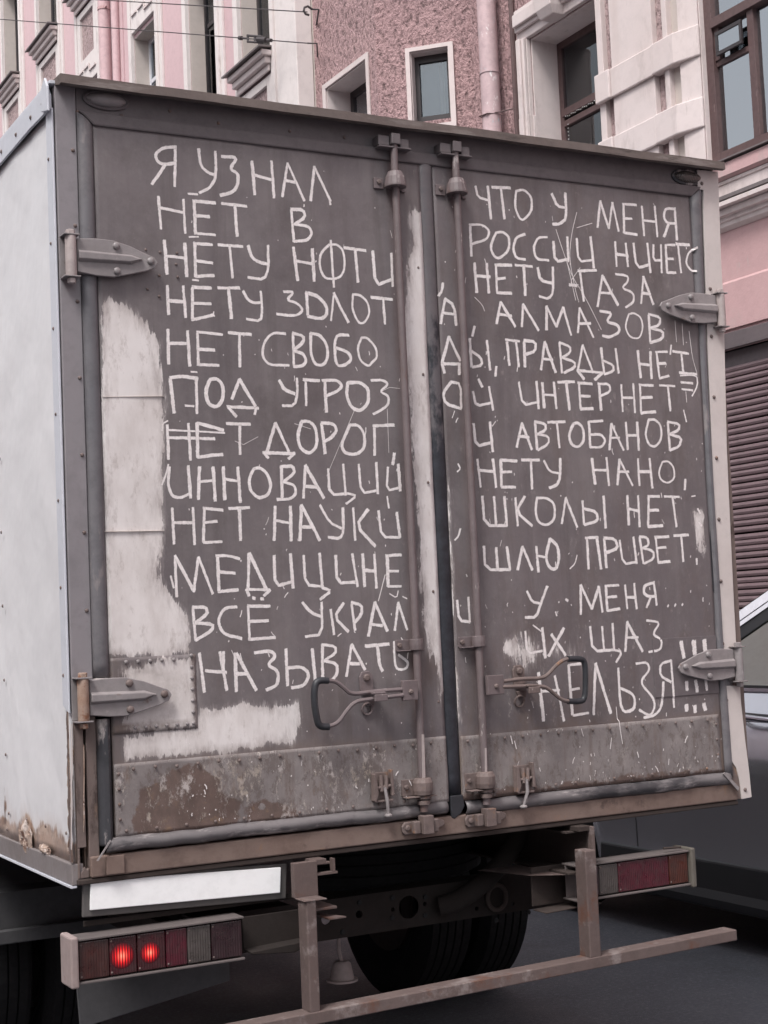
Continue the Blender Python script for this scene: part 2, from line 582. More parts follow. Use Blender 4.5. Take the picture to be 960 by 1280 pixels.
M = {}
M['door'] = door_paint('grey_door_paint')
M['kick'] = kick_paint('flaked_kick_plate_paint', True)
M['kick2'] = kick_paint('scuffed_kick_plate_paint', False)
M['side'] = side_paint()
M['chalk'] = chalk_mat()
M['patchgrey'] = worn('grey_patch_paint', GREY, GREY2, 0.55, 1.6, 26, 0.3, spots=((0.235, 0.205, 0.205), 0.60, 0.72, 30, (1, 1, 0.4)))
M['header'] = worn('dark_header_paint', (0.112, 0.096, 0.100), (0.132, 0.114, 0.118), 0.6, 1.5, 20, 0.25, spots=((0.16, 0.14, 0.14), 0.66, 0.74, 30, (1, 1, 0.6)))
M['post'] = worn('grey_post_paint', (0.245, 0.222, 0.235), (0.205, 0.190, 0.200), 0.5, 2.0, 16, 0.2, spots=((0.38, 0.36, 0.36), 0.68, 0.74, 26, (1, 1, 0.5)))
M['seal'] = worn('painted_rubber_seal', (0.120, 0.117, 0.128), (0.150, 0.138, 0.145), 0.55, 3.0, 20, 0.25, spots=((0.22, 0.195, 0.195), 0.58, 0.66, 14, (1, 1, 0.3)))
M['seal_worn'] = worn('worn_black_seal', (0.030, 0.032, 0.038), (0.055, 0.054, 0.060), 0.5, 3.0, 22, 0.3, spots=((0.30, 0.27, 0.265), 0.55, 0.60, 11, (1, 1, 0.3)), layer2=((0.15, 0.125, 0.12), 0.56, 0.66, 7, (1, 1, 0.4)))
M['roll'] = worn('worn_bottom_roll', (0.165, 0.15, 0.153), (0.105, 0.097, 0.10), 0.5, 3.2, 22, 0.3, spots=((0.34, 0.31, 0.305), 0.56, 0.64, 20, (0.3, 1, 1)), layer2=((0.040, 0.038, 0.042), 0.52, 0.60, 5.5, (0.5, 1, 1.5)))
M['seal_mid'] = centre_seal_mat()
M['black'] = worn('black_rubber', (0.018, 0.019, 0.023), (0.028, 0.029, 0.035), 0.5, 5.0, 30, 0.2, spots=((0.20, 0.185, 0.18), 0.71, 0.75, 30, (1, 1, 0.3)))
M['sill'] = worn('rusty_sill_steel', (0.150, 0.098, 0.080), (0.185, 0.135, 0.115), 0.75, 3.0, 18, 0.5, spots=((0.235, 0.125, 0.065), 0.60, 0.72, 7), layer2=((0.07, 0.045, 0.038), 0.60, 0.70, 9))
M['trim'] = worn('weathered_brown_roof_edge', (0.135, 0.108, 0.099), (0.098, 0.074, 0.068), 0.8, 3.0, 22, 0.6, spots=((0.22, 0.19, 0.178), 0.54, 0.66, 14, (0.15, 1, 1)), layer2=((0.045, 0.034, 0.031), 0.55, 0.64, 10, (0.22, 1, 1)))
M['steel'] = worn('painted_hinge_steel', (0.270, 0.245, 0.245), (0.200, 0.178, 0.180), 0.42, 7.0, 30, 0.35, spots=((0.36, 0.32, 0.31), 0.62, 0.74, 22), layer2=((0.13, 0.085, 0.07), 0.62, 0.72, 18))
M['bar'] = worn('painted_lock_bar', (0.160, 0.128, 0.132), (0.130, 0.100, 0.100), 0.55, 4.0, 22, 0.3, spots=((0.36, 0.32, 0.31), 0.62, 0.67, 26, (1, 1, 0.3)), layer2=((0.12, 0.066, 0.05), 0.58, 0.70, 12, (1, 1, 0.4)))
M['rusty'] = worn('rusty_fitting', (0.125, 0.092, 0.085), (0.165, 0.125, 0.116), 0.7, 9.0, 40, 0.6, spots=((0.26, 0.13, 0.065), 0.58, 0.70, 20), layer2=((0.36, 0.30, 0.28), 0.67, 0.72, 30))
M['rusty_pin'] = worn('orange_rusty_pin', (0.27, 0.165, 0.115), (0.36, 0.29, 0.25), 0.75, 14, 50, 0.6, spots=((0.20, 0.09, 0.05), 0.52, 0.62, 28))
M['torn'] = worn('torn_rusty_skin', (0.40, 0.31, 0.26), (0.24, 0.15, 0.11), 0.8, 14, 40, 0.8, spots=((0.10, 0.05, 0.035), 0.52, 0.60, 26), layer2=((0.55, 0.47, 0.43), 0.56, 0.60, 18))
M['pale_pin'] = worn('pale_hinge_barrel', (0.42, 0.36, 0.35), (0.33, 0.28, 0.27), 0.5, 10, 40, 0.3)
M['strip'] = worn('white_corner_angle_paint', (0.60, 0.545, 0.525), (0.50, 0.445, 0.425), 0.55, 2.2, 20, 0.2, spots=((0.27, 0.20, 0.17), 0.66, 0.76, 14, (1, 1, 0.5)), grit=0.28)
M['sidestrip'] = worn('bluish_white_angle_paint', (0.58, 0.59, 0.64), (0.52, 0.53, 0.58), 0.45, 2.0, 20, 0.2, spots=((0.30, 0.28, 0.28), 0.70, 0.76, 24, (1, 1, 0.3)), grit=0.28)
M['brownpost'] = worn('bare_brown_post', (0.160, 0.120, 0.108), (0.125, 0.092, 0.083), 0.75, 4, 24, 0.45, spots=((0.30, 0.18, 0.11), 0.57, 0.68, 16, (1, 1, 0.3)), layer2=((0.05, 0.032, 0.028), 0.57, 0.66, 11, (1, 1, 0.4)))
M['rail'] = worn('dull_bottom_rail', (0.22, 0.195, 0.195), (0.16, 0.135, 0.13), 0.5, 3, 24, 0.3, spots=((0.16, 0.09, 0.06), 0.60, 0.70, 10))
M['bumper'] = worn('dusty_brown_bumper', (0.120, 0.088, 0.082), (0.098, 0.068, 0.062), 0.75, 3, 26, 0.5, spots=((0.20, 0.165, 0.158), 0.54, 0.66, 13), layer2=((0.110, 0.052, 0.036), 0.56, 0.66, 8))
M['chassis'] = worn('dirty_chassis_steel', (0.032, 0.026, 0.024), (0.022, 0.018, 0.017), 0.9, 3, 26, 0.5)
M['chassis2'] = worn('brown_chassis_rail', (0.066, 0.052, 0.047), (0.05, 0.039, 0.036), 0.85, 3, 26, 0.5)
M['tyre'] = worn('dirty_tyre_rubber', (0.011, 0.011, 0.012), (0.017, 0.016, 0.017), 0.9, 5, 40, 0.4)
for _k in ('tyre', 'chassis', 'chassis2'):
    M[_k].node_tree.nodes['Principled BSDF'].inputs['Specular IOR Level'].default_value = 0.12
M['mud'] = worn('grey_mudguard', (0.060, 0.058, 0.062), (0.045, 0.044, 0.047), 0.75, 2, 26, 0.3)
M['cap'] = worn('pinkish_lamp_end_cap', (0.33, 0.265, 0.255), (0.26, 0.20, 0.19), 0.7, 8, 30, 0.4, spots=((0.20, 0.10, 0.08), 0.64, 0.74, 20))
M['cap2'] = worn('pale_lamp_end_cap', (0.125, 0.112, 0.095), (0.09, 0.08, 0.068), 0.7, 12, 30, 0.4)
M['housing'] = worn('lamp_housing', (0.125, 0.105, 0.102), (0.095, 0.08, 0.078), 0.7, 5, 26, 0.4)
M['lens_red'] = lens_mat('red_lens', (0.055, 0.004, 0.008))
M['lens_bright'] = lens_mat('bright_red_reflector', (0.085, 0.003, 0.014))
M['lens_orange'] = lens_mat('orange_red_lens', (0.060, 0.013, 0.010))
M['lens_orange2'] = lens_mat('orange_lens', (0.085, 0.018, 0.009))
M['lens_clear'] = lens_mat('clear_lens', (0.085, 0.072, 0.066))
M['lens_dark'] = lens_mat('dark_red_lens', (0.028, 0.008, 0.012))
M['glow'] = glow_mat()
M['plate'] = worn('blank_white_plate', (0.90, 0.90, 0.90), (0.88, 0.88, 0.88), 0.35, 3, 20, 0.05, grit=0.28)
M['plateframe'] = worn('plate_frame', (0.10, 0.092, 0.088), (0.07, 0.064, 0.062), 0.6, 5, 20, 0.3)
M['dark'] = plain('dark_interior', (0.012, 0.012, 0.013), 0.9)
M['asphalt'] = asphalt()
M['pavement'] = worn('pavement_concrete', (0.22, 0.21, 0.205), (0.18, 0.17, 0.165), 0.9, 1, 20, 0.4)
M['kerb'] = worn('granite_kerb', (0.28, 0.26, 0.25), (0.22, 0.20, 0.195), 0.85, 2, 40, 0.4)
M['pink'] = worn('smooth_pink_wall', (0.57, 0.405, 0.42), (0.53, 0.37, 0.385), 0.9, 0.5, 9, 0.25, streak=((0.50, 0.36, 0.37), 3, 0.55, 0.5), bs=30, bd=0.01, grit=0.28)
M['pinkred'] = worn('rose_pink_wall', (0.50, 0.325, 0.325), (0.46, 0.295, 0.297), 0.9, 0.9, 9, 0.25, streak=((0.40, 0.25, 0.255), 3, 0.55, 0.5), bs=30, bd=0.01, grit=0.28, spots=((0.36, 0.30, 0.285), 0.56, 0.80, 2.6, (1, 1, 0.5)), layer2=((0.40, 0.34, 0.32), 0.62, 0.72, 9, (1, 1, 0.25)))
M['cream'] = worn('cream_plaster', (0.66, 0.60, 0.585), (0.62, 0.56, 0.545), 0.85, 0.8, 9, 0.15, streak=((0.60, 0.53, 0.50), 2, 0.60, 0.12), bs=30, bd=0.006, grit=0.28, spots=((0.36, 0.30, 0.285), 0.56, 0.80, 2.6, (1, 1, 0.5)), layer2=((0.40, 0.34, 0.32), 0.62, 0.72, 9, (1, 1, 0.25)))
M['cream2'] = worn('pinkish_cream_plaster', (0.61, 0.535, 0.525), (0.57, 0.49, 0.475), 0.85, 0.8, 9, 0.15, streak=((0.46, 0.37, 0.34), 4, 0.54, 0.5), bs=30, bd=0.006, grit=0.28, spots=((0.36, 0.30, 0.285), 0.56, 0.80, 2.6, (1, 1, 0.5)), layer2=((0.40, 0.34, 0.32), 0.62, 0.72, 9, (1, 1, 0.25)))
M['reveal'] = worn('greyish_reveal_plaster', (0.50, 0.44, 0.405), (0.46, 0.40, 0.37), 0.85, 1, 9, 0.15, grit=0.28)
M['rough'] = stucco_rough('rough_pink_stucco', (0.50, 0.325, 0.325), (0.44, 0.285, 0.29), 22, 0.075)
M['rough2'] = stucco_rough('fine_rough_panel', (0.46, 0.34, 0.335), (0.41, 0.30, 0.30), 30, 0.04)
M['sillmetal'] = worn('grey_sill_flashing', (0.17, 0.145, 0.145), (0.13, 0.11, 0.11), 0.6, 2, 20, 0.2)
M['brownframe'] = worn('brown_window_frame', (0.085, 0.048, 0.048), (0.11, 0.068, 0.066), 0.6, 3, 20, 0.25, spots=((0.20, 0.14, 0.135), 0.64, 0.74, 16, (1, 1, 0.3)))
M['darkframe'] = plain('dark_window_frame', (0.035, 0.028, 0.030), 0.5)
M['whiteframe'] = plain('white_window_frame', (0.62, 0.62, 0.66), 0.4)
M['glass'] = glass_mat('window_glass', (0.75, 0.80, 0.82), 0.05)
M['glass_big'] = glass_mat('large_window_glass', (0.80, 0.88, 0.93), 0.34, 0.05)
M['carglass'] = glass_mat('car_window_glass', (0.50, 0.72, 0.54), 0.42, 0.01, 0.0, (0.86, 1.0, 0.88))
M['curtain'] = worn('pale_curtain', (0.50, 0.49, 0.50), (0.38, 0.37, 0.39), 0.95, 1.5, 10, 0.2, grit=0.28)
M['curtain_dk'] = worn('grey_brown_curtain', (0.26, 0.225, 0.22), (0.15, 0.125, 0.125), 0.95, 3, 10, 0.2)
M['blind'] = worn('grey_violet_blind', (0.115, 0.115, 0.145), (0.10, 0.10, 0.125), 0.9, 1.5, 10, 0.1, grit=0.2)
M['slat'] = worn('maroon_shutter_paint', (0.165, 0.112, 0.120), (0.140, 0.095, 0.103), 0.5, 2, 20, 0.12)
M['lintel'] = worn('grey_shutter_box', (0.125, 0.10, 0.105), (0.105, 0.085, 0.09), 0.6, 2, 20, 0.15)
M['pipe'] = worn('flaking_pink_drainpipe', (0.52, 0.38, 0.39), (0.46, 0.34, 0.35), 0.5, 3, 12, 0.4, spots=((0.36, 0.40, 0.43), 0.58, 0.63, 5, (1, 1, 0.6)), layer2=((0.66, 0.60, 0.60), 0.60, 0.64, 12, (1, 1, 0.5)))
M['pipe_pink'] = worn('pink_drainpipe_paint', (0.56, 0.385, 0.40), (0.52, 0.36, 0.37), 0.6, 2, 12, 0.2)
M['cable'] = plain('overhead_wire', (0.05, 0.04, 0.042), 0.6)
M['chrome'] = plain('bright_trim', (0.75, 0.75, 0.80), 0.12, 1.0)
M['plastic'] = plain('black_plastic', (0.018, 0.018, 0.020), 0.45)
M['seat'] = plain('grey_seat_cloth', (0.05, 0.05, 0.052), 0.9)
M['bulb'] = plain('tiny_clear_bulbs', (0.75, 0.73, 0.72), 0.3)


def car_paint():
    b = NB('silver_car_paint')
    b.base((0.66, 0.66, 0.70))
    b.p.inputs['Metallic'].default_value = 0.85
    b.rough(0.22)
    b.p.inputs['Coat Weight'].default_value = 0.6
    b.p.inputs['Coat Roughness'].default_value = 0.03
    b.bump(b.noise(400, 2), 0.02, 0.001)
    return b.m


M['car'] = car_paint()
M['car_light'] = worn('pale_silver_roof_rail', (0.62, 0.62, 0.67), (0.58, 0.58, 0.63), 0.25, 2, 20, 0.02, grit=0.28)


# ------------------------------------------------------------------ ground
def slab(name, x0, x1, y0, y1, z0, z1, mat, bevel=0.0):
    return struct(MB().box(x0, x1, y0, y1, z0, z1).obj(name, mat, None, bevel))


slab('road', -300, 300, -300, 400, -0.3, 0.0, M['asphalt'])
slab('pavement', 5.74, 6.80, -40, 80, 0.004, 0.13, M['pavement'])
mbk = 0
kp = struct(MB().box(5.58, 5.738, -40, 80, 0.004, 0.14).obj('kerb', M['kerb'], None, 0.012))

# ==================================================================
#                              TRUCK
# ==================================================================
truck = thing('box_truck', 'battered grey box truck seen from behind, white brush writing covering both rear doors', 'truck', (1.15, 1.8, 0))
W = 2.32
ZB, ZT = 0.905, 3.055


def dent(x, z):
    """gentle waviness of the door sheet (metres, towards the camera = negative)"""
    a = 0.0030 * noise.noise(Vector((x * 3.1, z * 2.6, 4.2))) + 0.0014 * noise.noise(Vector((x * 9, z * 7, 1.2)))
    return a


def seg_dist(p, a, b):
    ax, az, bx, bz = a[0], a[1], b[0], b[1]
    dx, dz = bx - ax, bz - az
    L = dx * dx + dz * dz
    t = 0 if L == 0 else max(0, min(1, ((p[0] - ax) * dx + (p[1] - az) * dz) / L))
    return math.hypot(p[0] - ax - t * dx, p[1] - az - t * dz)


def sdf(poly, p):
    """signed distance, positive inside"""
    d = min(seg_dist(p, poly[i], poly[(i + 1) % len(poly)]) for i in range(len(poly)))
    c = False
    j = len(poly) - 1
    for i in range(len(poly)):
        xi, zi = poly[i]; xj, zj = poly[j]
        if (zi > p[1]) != (zj > p[1]) and p[0] < (xj - xi) * (p[1] - zi) / (zj - zi) + xi:
            c = not c
        j = i
    return d if c else -d


def sheet(name, x0, x1, z0, z1, y, step, mat, parent, fields, amp=None, thick=0.012):
    """flat panel as a fine grid with named float fields, closed by a back edge"""
    nx, nz = max(2, int((x1 - x0) / step)), max(2, int((z1 - z0) / step))
    amp = amp or dent
    vs, fs = [], []
    for j in range(nz + 1):
        for i in range(nx + 1):
            x = x0 + (x1 - x0) * i / nx; z = z0 + (z1 - z0) * j / nz
            vs.append((x, y + amp(x, z), z))
    for j in range(nz):
        for i in range(nx):
            a = j * (nx + 1) + i
            fs.append((a, a + 1, a + nx + 2, a + nx + 1))
    # rim to give the sheet a thickness
    rim = [i for i in range(nx + 1)] + [j * (nx + 1) + nx for j in range(1, nz + 1)] + \
          [nz * (nx + 1) + i for i in range(nx - 1, -1, -1)] + [j * (nx + 1) for j in range(nz - 1, 0, -1)]
    n0 = len(vs)
    vs += [(vs[k][0], y + thick, vs[k][2]) for k in rim]
    m = len(rim)
    fs += [(rim[k], n0 + k, n0 + (k + 1) % m, rim[(k + 1) % m]) for k in range(m)]
    fs.append(tuple(n0 + k for k in range(m)))
    me = bpy.data.meshes.new(name)
    me.from_pydata(vs, [], fs)
    for fn, fun in fields.items():
        at = me.attributes.new(fn, 'FLOAT', 'POINT')
        at.data.foreach_set('value', [fun(v[0], v[2]) for v in vs])
    me.update()
    o = link(name, me, mat, parent)
    me.polygons.foreach_set('use_smooth', [True] * (nx * nz) + [False] * (m + 1))
    return o


def P(*pts, Y=-0.006):
    return [rear(a, b, Y) for a, b in pts]


# ---- cargo body
MB().box(0.03, W - 0.03, 0.04, 3.7, ZT - 0.045, ZT - 0.005).obj('roof', M['rail'], truck)
MB().box(0.02, W - 0.02, 0.05, 3.7, ZB, ZB + 0.05).obj('floor_deck', M['chassis'], truck)
MB().box(0.0, W, 3.66, 3.7, ZB, ZT).obj('front_wall', M['sidestrip'], truck)
MB().box(W - 0.018, W, 0.02, 3.66, ZB, ZT).obj('right_side_wall', M['sidestrip'], truck)

# left side wall: a grid in the Y-Z plane with rust along the bottom
def left_wall():
    ny, nz = 150, 70
    y0, y1, z0, z1 = 0.012, 3.66, 0.945, 2.992
    vs, fs = [], []
    for j in range(nz + 1):
        for i in range(ny + 1):
            fy = (i / ny) ** 1.7
            y = y0 + (y1 - y0) * fy; z = z0 + (z1 - z0) * j / nz
            d = 0.006 * noise.noise(Vector((y * 2.2, z * 1.7, 3.3))) + 0.003 * noise.noise(Vector((y * 6, z * 5, 8)))
            vs.append((d - 0.001, y, z))
    for j in range(nz):
        for i in range(ny):
            a = j * (ny + 1) + i
            fs.append((a, a + ny + 1, a + ny + 2, a + 1))
    me = bpy.data.meshes.new('left_side_panel')
    me.from_pydata(vs, [], fs)
    at = me.attributes.new('grime', 'FLOAT', 'POINT')
    def g(y, z):
        a = 0.016 - (z - 0.985)                                       # along the bottom edge
        b = 0.055 - math.hypot((y - 0.47) * 0.8, z - 0.985)         # torn rusty spot
        c = 0.05 - math.hypot((y - 0.27) * 0.40, (z - 0.98) * 1.0)
        e = 0.02 - math.hypot(y - 0.72, (z - 1.04) * 0.6)
        d = -0.02 - (y - 0.03) if z < 1.3 else -0.2
        return max(a, b, c, d, e, -0.2)
    at.data.foreach_set('value', [g(v[1], v[2]) for v in vs])
    me.shade_smooth()
    o = link('left_side_panel', me, M['side'], truck)
    s = o.modifiers.new('solid', 'SOLIDIFY'); s.thickness = 0.012; s.offset = -1
    return o


lw = left_wall()
r = MB()
for k in range(9):
    r.rivet((-0.007, 0.645 + 0.005 * k, 2.77 - 0.225 * k), (-1, 0, 0), 0.006)
    r.rivet((-0.007, 1.55, 2.77 - 0.225 * k), (-1, 0, 0), 0.006)
for k in range(8):
    r.rivet((-0.007, 0.06 + 0.2 * k, 1.02), (-1, 0, 0), 0.006)
stuff(r.obj('rivets', M['rusty'], lw))
# angle along the rear corner and along the roof on the left side
a = MB()
zs = [1.36, 1.5, 1.7, 1.9, 2.1, 2.4, 2.7, 2.985]
a.prism([(0.001, 1.34), (0.052, 1.36), (0.056, 1.7), (0.060, 2.2), (0.055, 2.985), (0.001, 2.985)], -0.010, -0.004, 'x')
cs = a.obj('corner_angle', M['sidestrip'], truck, 0.0015)
r = MB()
for k in range(7):
    r.rivet((-0.0102, 0.036, 2.85 - 0.235 * k), (-1, 0, 0), 0.0055)
stuff(r.obj('rivets', M['rusty'], cs))
a = MB()
pl = [(0.0, 2.98)] + [(0.2 * k, 2.983 + 0.002 * math.sin(k * 1.7)) for k in range(1, 19)] + [(3.66, 3.05), (0.06, 3.052), (0.02, 3.045), (0.0, 3.02)]
a.prism(pl, -0.016, -0.008, 'x')
a.prism([(-0.004, 3.05), (3.66, 3.05), (3.66, 3.06), (-0.004, 3.06)], -0.014, 0.04, 'x')
tr = a.obj('roof_side_angle', M['sidestrip'], truck, 0.0015)
r = MB()
for y in (0.06, 0.18, 0.34, 0.51, 0.7, 0.9, 1.1, 1.35):
    r.rivet((-0.0162, y, 3.012), (-1, 0, 0), 0.007)
r.rivet((-0.0162, 0.03, 2.995), (-1, 0, 0), 0.007)
stuff(r.obj('rivets', M['rusty'], tr))
# bent tab at the top corner
MB().prism([(-0.012, 2.97), (0.05, 2.985), (0.045, 3.05), (0.012, 3.07), (-0.010, 3.04)], -0.024, -0.017, 'x').obj('corner_tab', M['sidestrip'], truck, 0.002)
MB().box(-0.012, 0.02, 0.004, 3.66, 0.888, 0.944).obj('bottom_side_rail', M['rail'], truck, 0.003)
MB().box(-0.016, 0.0, 0.004, 3.66, 0.882, 0.8875).obj('rail_lip', M['sidestrip'], truck)
# crumpled rusty patch at the bottom of the side panel
for n_, (yc, zc, ry, rz) in enumerate(((0.47, 0.970, 0.075, 0.052), (0.27, 0.955, 0.06, 0.014))):
    vs, fs = [], []
    N, K = 22, 5
    for k in range(K + 1):
        for i in range(N):
            t = 2 * PI * i / N
            rr = k / K * (1 + 0.28 * noise.noise(Vector((math.cos(t) * 2, math.sin(t) * 2, n_ * 5.0))))
            y = yc + ry * rr * math.cos(t); z = zc + rz * rr * math.sin(t)
            h = 0.006 * (1 - (k / K) ** 2) + 0.013 * noise.noise(Vector((y * 55, z * 30, 2.0 + n_))) * (1 - 0.5 * k / K)
            vs.append((-0.009 - max(h, -0.002), y, z))
    for k in range(K):
        for i in range(N):
            fs.append((k * N + i, k * N + (i + 1) % N, (k + 1) * N + (i + 1) % N, (k + 1) * N + i))
    m_ = MB(); m_.add(vs, fs)
    m_.obj('rust_blister', M['torn'], truck)

# ragged, rusted-through rear edge of the side skin
rg = random.Random(4)
for sx, mt, w0 in ((-0.0125, 'torn', 0.030), (-0.0150, 'brownpost', 0.017)):
    pl = []
    z = 0.950
    while z < 1.345:
        k = 1.0 - (z - 0.95) / 0.42
        pl.append((max(0.004, w0 * (0.35 + 0.75 * k) * rg.uniform(0.45, 1.25)), z))
        z += rg.uniform(0.006, 0.022)
    MB().prism([(0.0, 0.950)] + pl + [(0.0, 1.345)], sx, sx + 0.002, 'x').obj('torn_edge', M[mt], truck)

# ---- rear frame
MB().box(0.06, 2.25, -0.001, 0.05, 2.935, ZT - 0.002).obj('rear_header', M['header'], truck, 0.002)
# small step line under the header
MB().prism([(0.063, 2.982), (0.106, 2.944), (2.208, 2.944), (2.250, 2.982)], -0.013, 0.003).obj('top_door_moulding', M['header'], truck, 0.005)
MB().box(0.0, 0.0595, -0.002, 0.06, 1.345, ZT - 0.002).obj('left_post', M['post'], truck, 0.003)
# lower left post: bare brown steel with an open channel and a torn hole
a = MB()
a.box(0.004, 0.028, -0.001, 0.05, 0.985, 1.343)
a.box(0.0285, 0.034, 0.022, 0.05, 0.93, 1.343)
a.box(0.0345, 0.0625, -0.003, 0.05, 0.93, 1.343)
a.box(0.004, 0.010, -0.001, 0.05, 0.905, 0.984)
a.prism([(0.010, 0.905), (0.034, 0.905), (0.034, 0.93), (0.028, 0.926), (0.022, 0.935), (0.0104, 0.918)], 0.0, 0.05)
lp = a.obj('lower_left_post', M['brownpost'], truck, 0.002)
for k, pts in enumerate(([(88.5, 905), (90, 905), (90.5, 940), (91, 962), (89.8, 980), (90.6, 1010), (89.5, 1035), (89.8, 1062), (88.6, 1062)],
                         [(104, 930), (105, 932), (105.6, 965), (105, 1000), (105.6, 1022), (104.4, 1040), (104.2, 1000), (104.6, 970)])):
    q = P(*pts, Y=-0.006)
    MB().prism(q, -0.0075 - 0.001 * k, -0.0045).obj('torn_edge', M['strip'] if k == 0 else M['torn'], truck)
# right: white angle with a ripped lower edge and the brown backing behind it
q1 = P((873, 213), (874, 237), (881, 238), (880.5, 252), (882, 300), (884.5, 372), (905.5, 372), (903, 330), (899, 215))
q2 = P((885, 404), (889, 500), (893, 600), (897, 700), (898, 760), (900, 816), (922, 812), (918.5, 745), (914, 650), (910, 560), (906.5, 404))
q3 = P((902, 857), (905, 880), (906, 905), (909, 925), (914, 948), (922, 960), (926, 975), (927.5, 985), (929, 998.5), (941, 996), (938, 965), (933, 925), (928, 880), (926.5, 857))
for q in (q1, q2, q3):
    q = [(x - 0.008, z) for x, z in q]
    st = MB().prism(q, -0.010, -0.003).obj('corner_strip', M['strip'], truck, 0.001)
    r = MB()
    zz = sorted(p[1] for p in q)
    n = max(2, int((zz[-1] - zz[0]) / 0.17))
    for k in range(n):
        z = zz[-1] - 0.05 - (zz[-1] - zz[0] - 0.08) * k / (n - 1)
        xs = []
        for i in range(len(q)):
            (xa, za), (xb, zb_) = q[i], q[(i + 1) % len(q)]
            if (za - z) * (zb_ - z) < 0:
                xs.append(xa + (xb - xa) * (z - za) / (zb_ - za))
        if len(xs) > 1:
            r.rivet((min(xs) + 0.017, -0.0102, z), (0, -1, 0), 0.0075)
    stuff(r.obj('rivets', M['rusty'], st))
MB().box(2.262, W - 0.012, -0.002, 0.05, ZB + 0.01, ZT - 0.002).obj('right_post', M['brownpost'], truck)
MB().box(2.19, 2.2615, -0.0005, 0.05, 0.9605, 2.97).obj('right_jamb', M['post'], truck)
# black mark beside the strip
MB().prism(P((886, 615), (890, 640), (893, 700), (894, 745), (891, 738), (888, 690)), -0.0078, -0.004).obj('seal_scrap', M['black'], truck)

# left seal: moulding with mitred top, painted grey above, worn black below
def vseal(x0, x1, z0, z1, mitre, mat, name, bulge=0.018, top_mitre=True, edge=None):
    """vertical rounded moulding; the inner top corner is mitred"""
    N = 7
    vs, fs = [], []
    nz = 40
    for j in range(nz + 1):
        for i in range(N):
            t = i / (N - 1)
            xe = edge(z0 + (z1 - z0) * j / nz) if edge else x1
            x = x0 + (xe - x0) * t
            zt = z1 + (mitre * t if top_mitre else 0)
            z = z0 + (zt - z0) * j / nz
            wob = 0.0025 * noise.noise(Vector((x0 * 9, z * 4, 6)))
            y = -0.002 - bulge * min(1.0, 3.2 * min(t, 1 - t) + 0.12) + wob * 0.6
            vs.append((x + wob, y, z))
    for j in range(nz):
        for i in range(N - 1):
            a_ = j * N + i
            fs.append((a_, a_ + 1, a_ + N + 1, a_ + N))
    b_ = MB(); b_.add(vs, fs)
    o = b_.obj(name, mat, truck, smooth=True)
    s_ = o.modifiers.new('solid', 'SOLIDIFY'); s_.thickness = 0.004; s_.offset = 0
    return o


vseal(0.0605, 0.1035, 1.43, 2.980, -0.039, M['seal'], 'left_door_seal', 0.012)
vseal(0.063, 0.100, 0.985, 1.32, 0.0, M['seal_worn'], 'worn_left_seal', 0.018)
vseal(0.062, 0.100, 1.395, 1.428, 0.0, M['strip'], 'seal_stub', 0.015)
def strip_edge(z):
    k = [(0.98, 2.236), (1.2, 2.232), (1.36, 2.228), (1.70, 2.226), (2.25, 2.226), (2.60, 2.238), (2.95, 2.250)]
    for (z0, e0), (z1, e1) in zip(k[:-1], k[1:]):
        if z <= z1:
            return e0 + (e1 - e0) * max(0, z - z0) / (z1 - z0)
    return k[-1][1]


vseal(2.199, 2.250, 0.985, 2.941, 0.036, M['seal'], 'right_door_seal', 0.012, edge=strip_edge)
# centre rubber between the doors: painted over at the top, black lower down
vseal(1.138, 1.184, 1.02, 2.965, 0.0, M['seal_mid'], 'centre_seal', 0.007)
a = MB(); a.prism([(1.141, 0.955), (1.152, 0.95), (1.176, 0.965), (1.190, 0.985), (1.184, 1.019), (1.141, 1.019)], -0.014, -0.002)
a.obj('seal_end', M['black'], truck, 0.003)

# bottom roll
def hroll(x0, x1, z0, z1, name, mat):
    vs, fs = [], []
    nx, N = 70, 8
    for j in range(nx + 1):
        x = x0 + (x1 - x0) * j / nx
        for i in range(N):
            t = i / (N - 1)
            wob = 0.004 * noise.noise(Vector((x * 5, 3, 1))) + 0.002 * noise.noise(Vector((x * 19, 7, 1)))
            z = z0 + (z1 - z0) * t + wob
            y = -0.003 - 0.020 * math.sin(PI * (0.06 + 0.88 * t)) ** 0.6 + wob
            vs.append((x, y, z))
    for j in range(nx):
        for i in range(N - 1):
            a_ = j * N + i
            fs.append((a_, a_ + 1, a_ + N + 1, a_ + N))
    b_ = MB(); b_.add(vs, fs)
    o = b_.obj(name, mat, truck, smooth=True)
    s_ = o.modifiers.new('solid', 'SOLIDIFY'); s_.thickness = 0.004; s_.offset = 0
    return o


hroll(0.078, 1.128, 0.968, 1.003, 'bottom_door_roll', M['roll'])
hroll(1.192, 2.215, 0.960, 0.998, 'bottom_door_roll', M['roll'])
MB().prism(P((899, 967), (901, 965), (919, 984), (917, 988)), -0.028, -0.022).obj('bent_corner_tab', M['steel'], truck)
MB().prism(P((118, 1075), (120, 1075), (136, 1050), (134.5, 1049)), -0.028, -0.024).obj('bent_corner_tab', M['steel'], truck)
# sill beam
a = MB(); a.box(0.035, 2.2475, -0.012, 0.06, ZB, 0.960)
sl = a.obj('rear_sill_beam', M['sill'], truck, 0.004)
MB().box(0.075, 0.125, -0.020, -0.0125, ZB + 0.004, 0.958).obj('sill_patch', M['sill'], truck, 0.002)
MB().box(0.0, 2.25, -0.008, 0.05, ZB - 0.016, ZB - 0.002).obj('sill_lip', M['chassis2'], truck, 0.003)
MB().box(2.2, 2.262, -0.006, -0.0005, ZB + 0.002, 1.06).obj('sill_corner_plate', M['brownpost'], truck, 0.001)

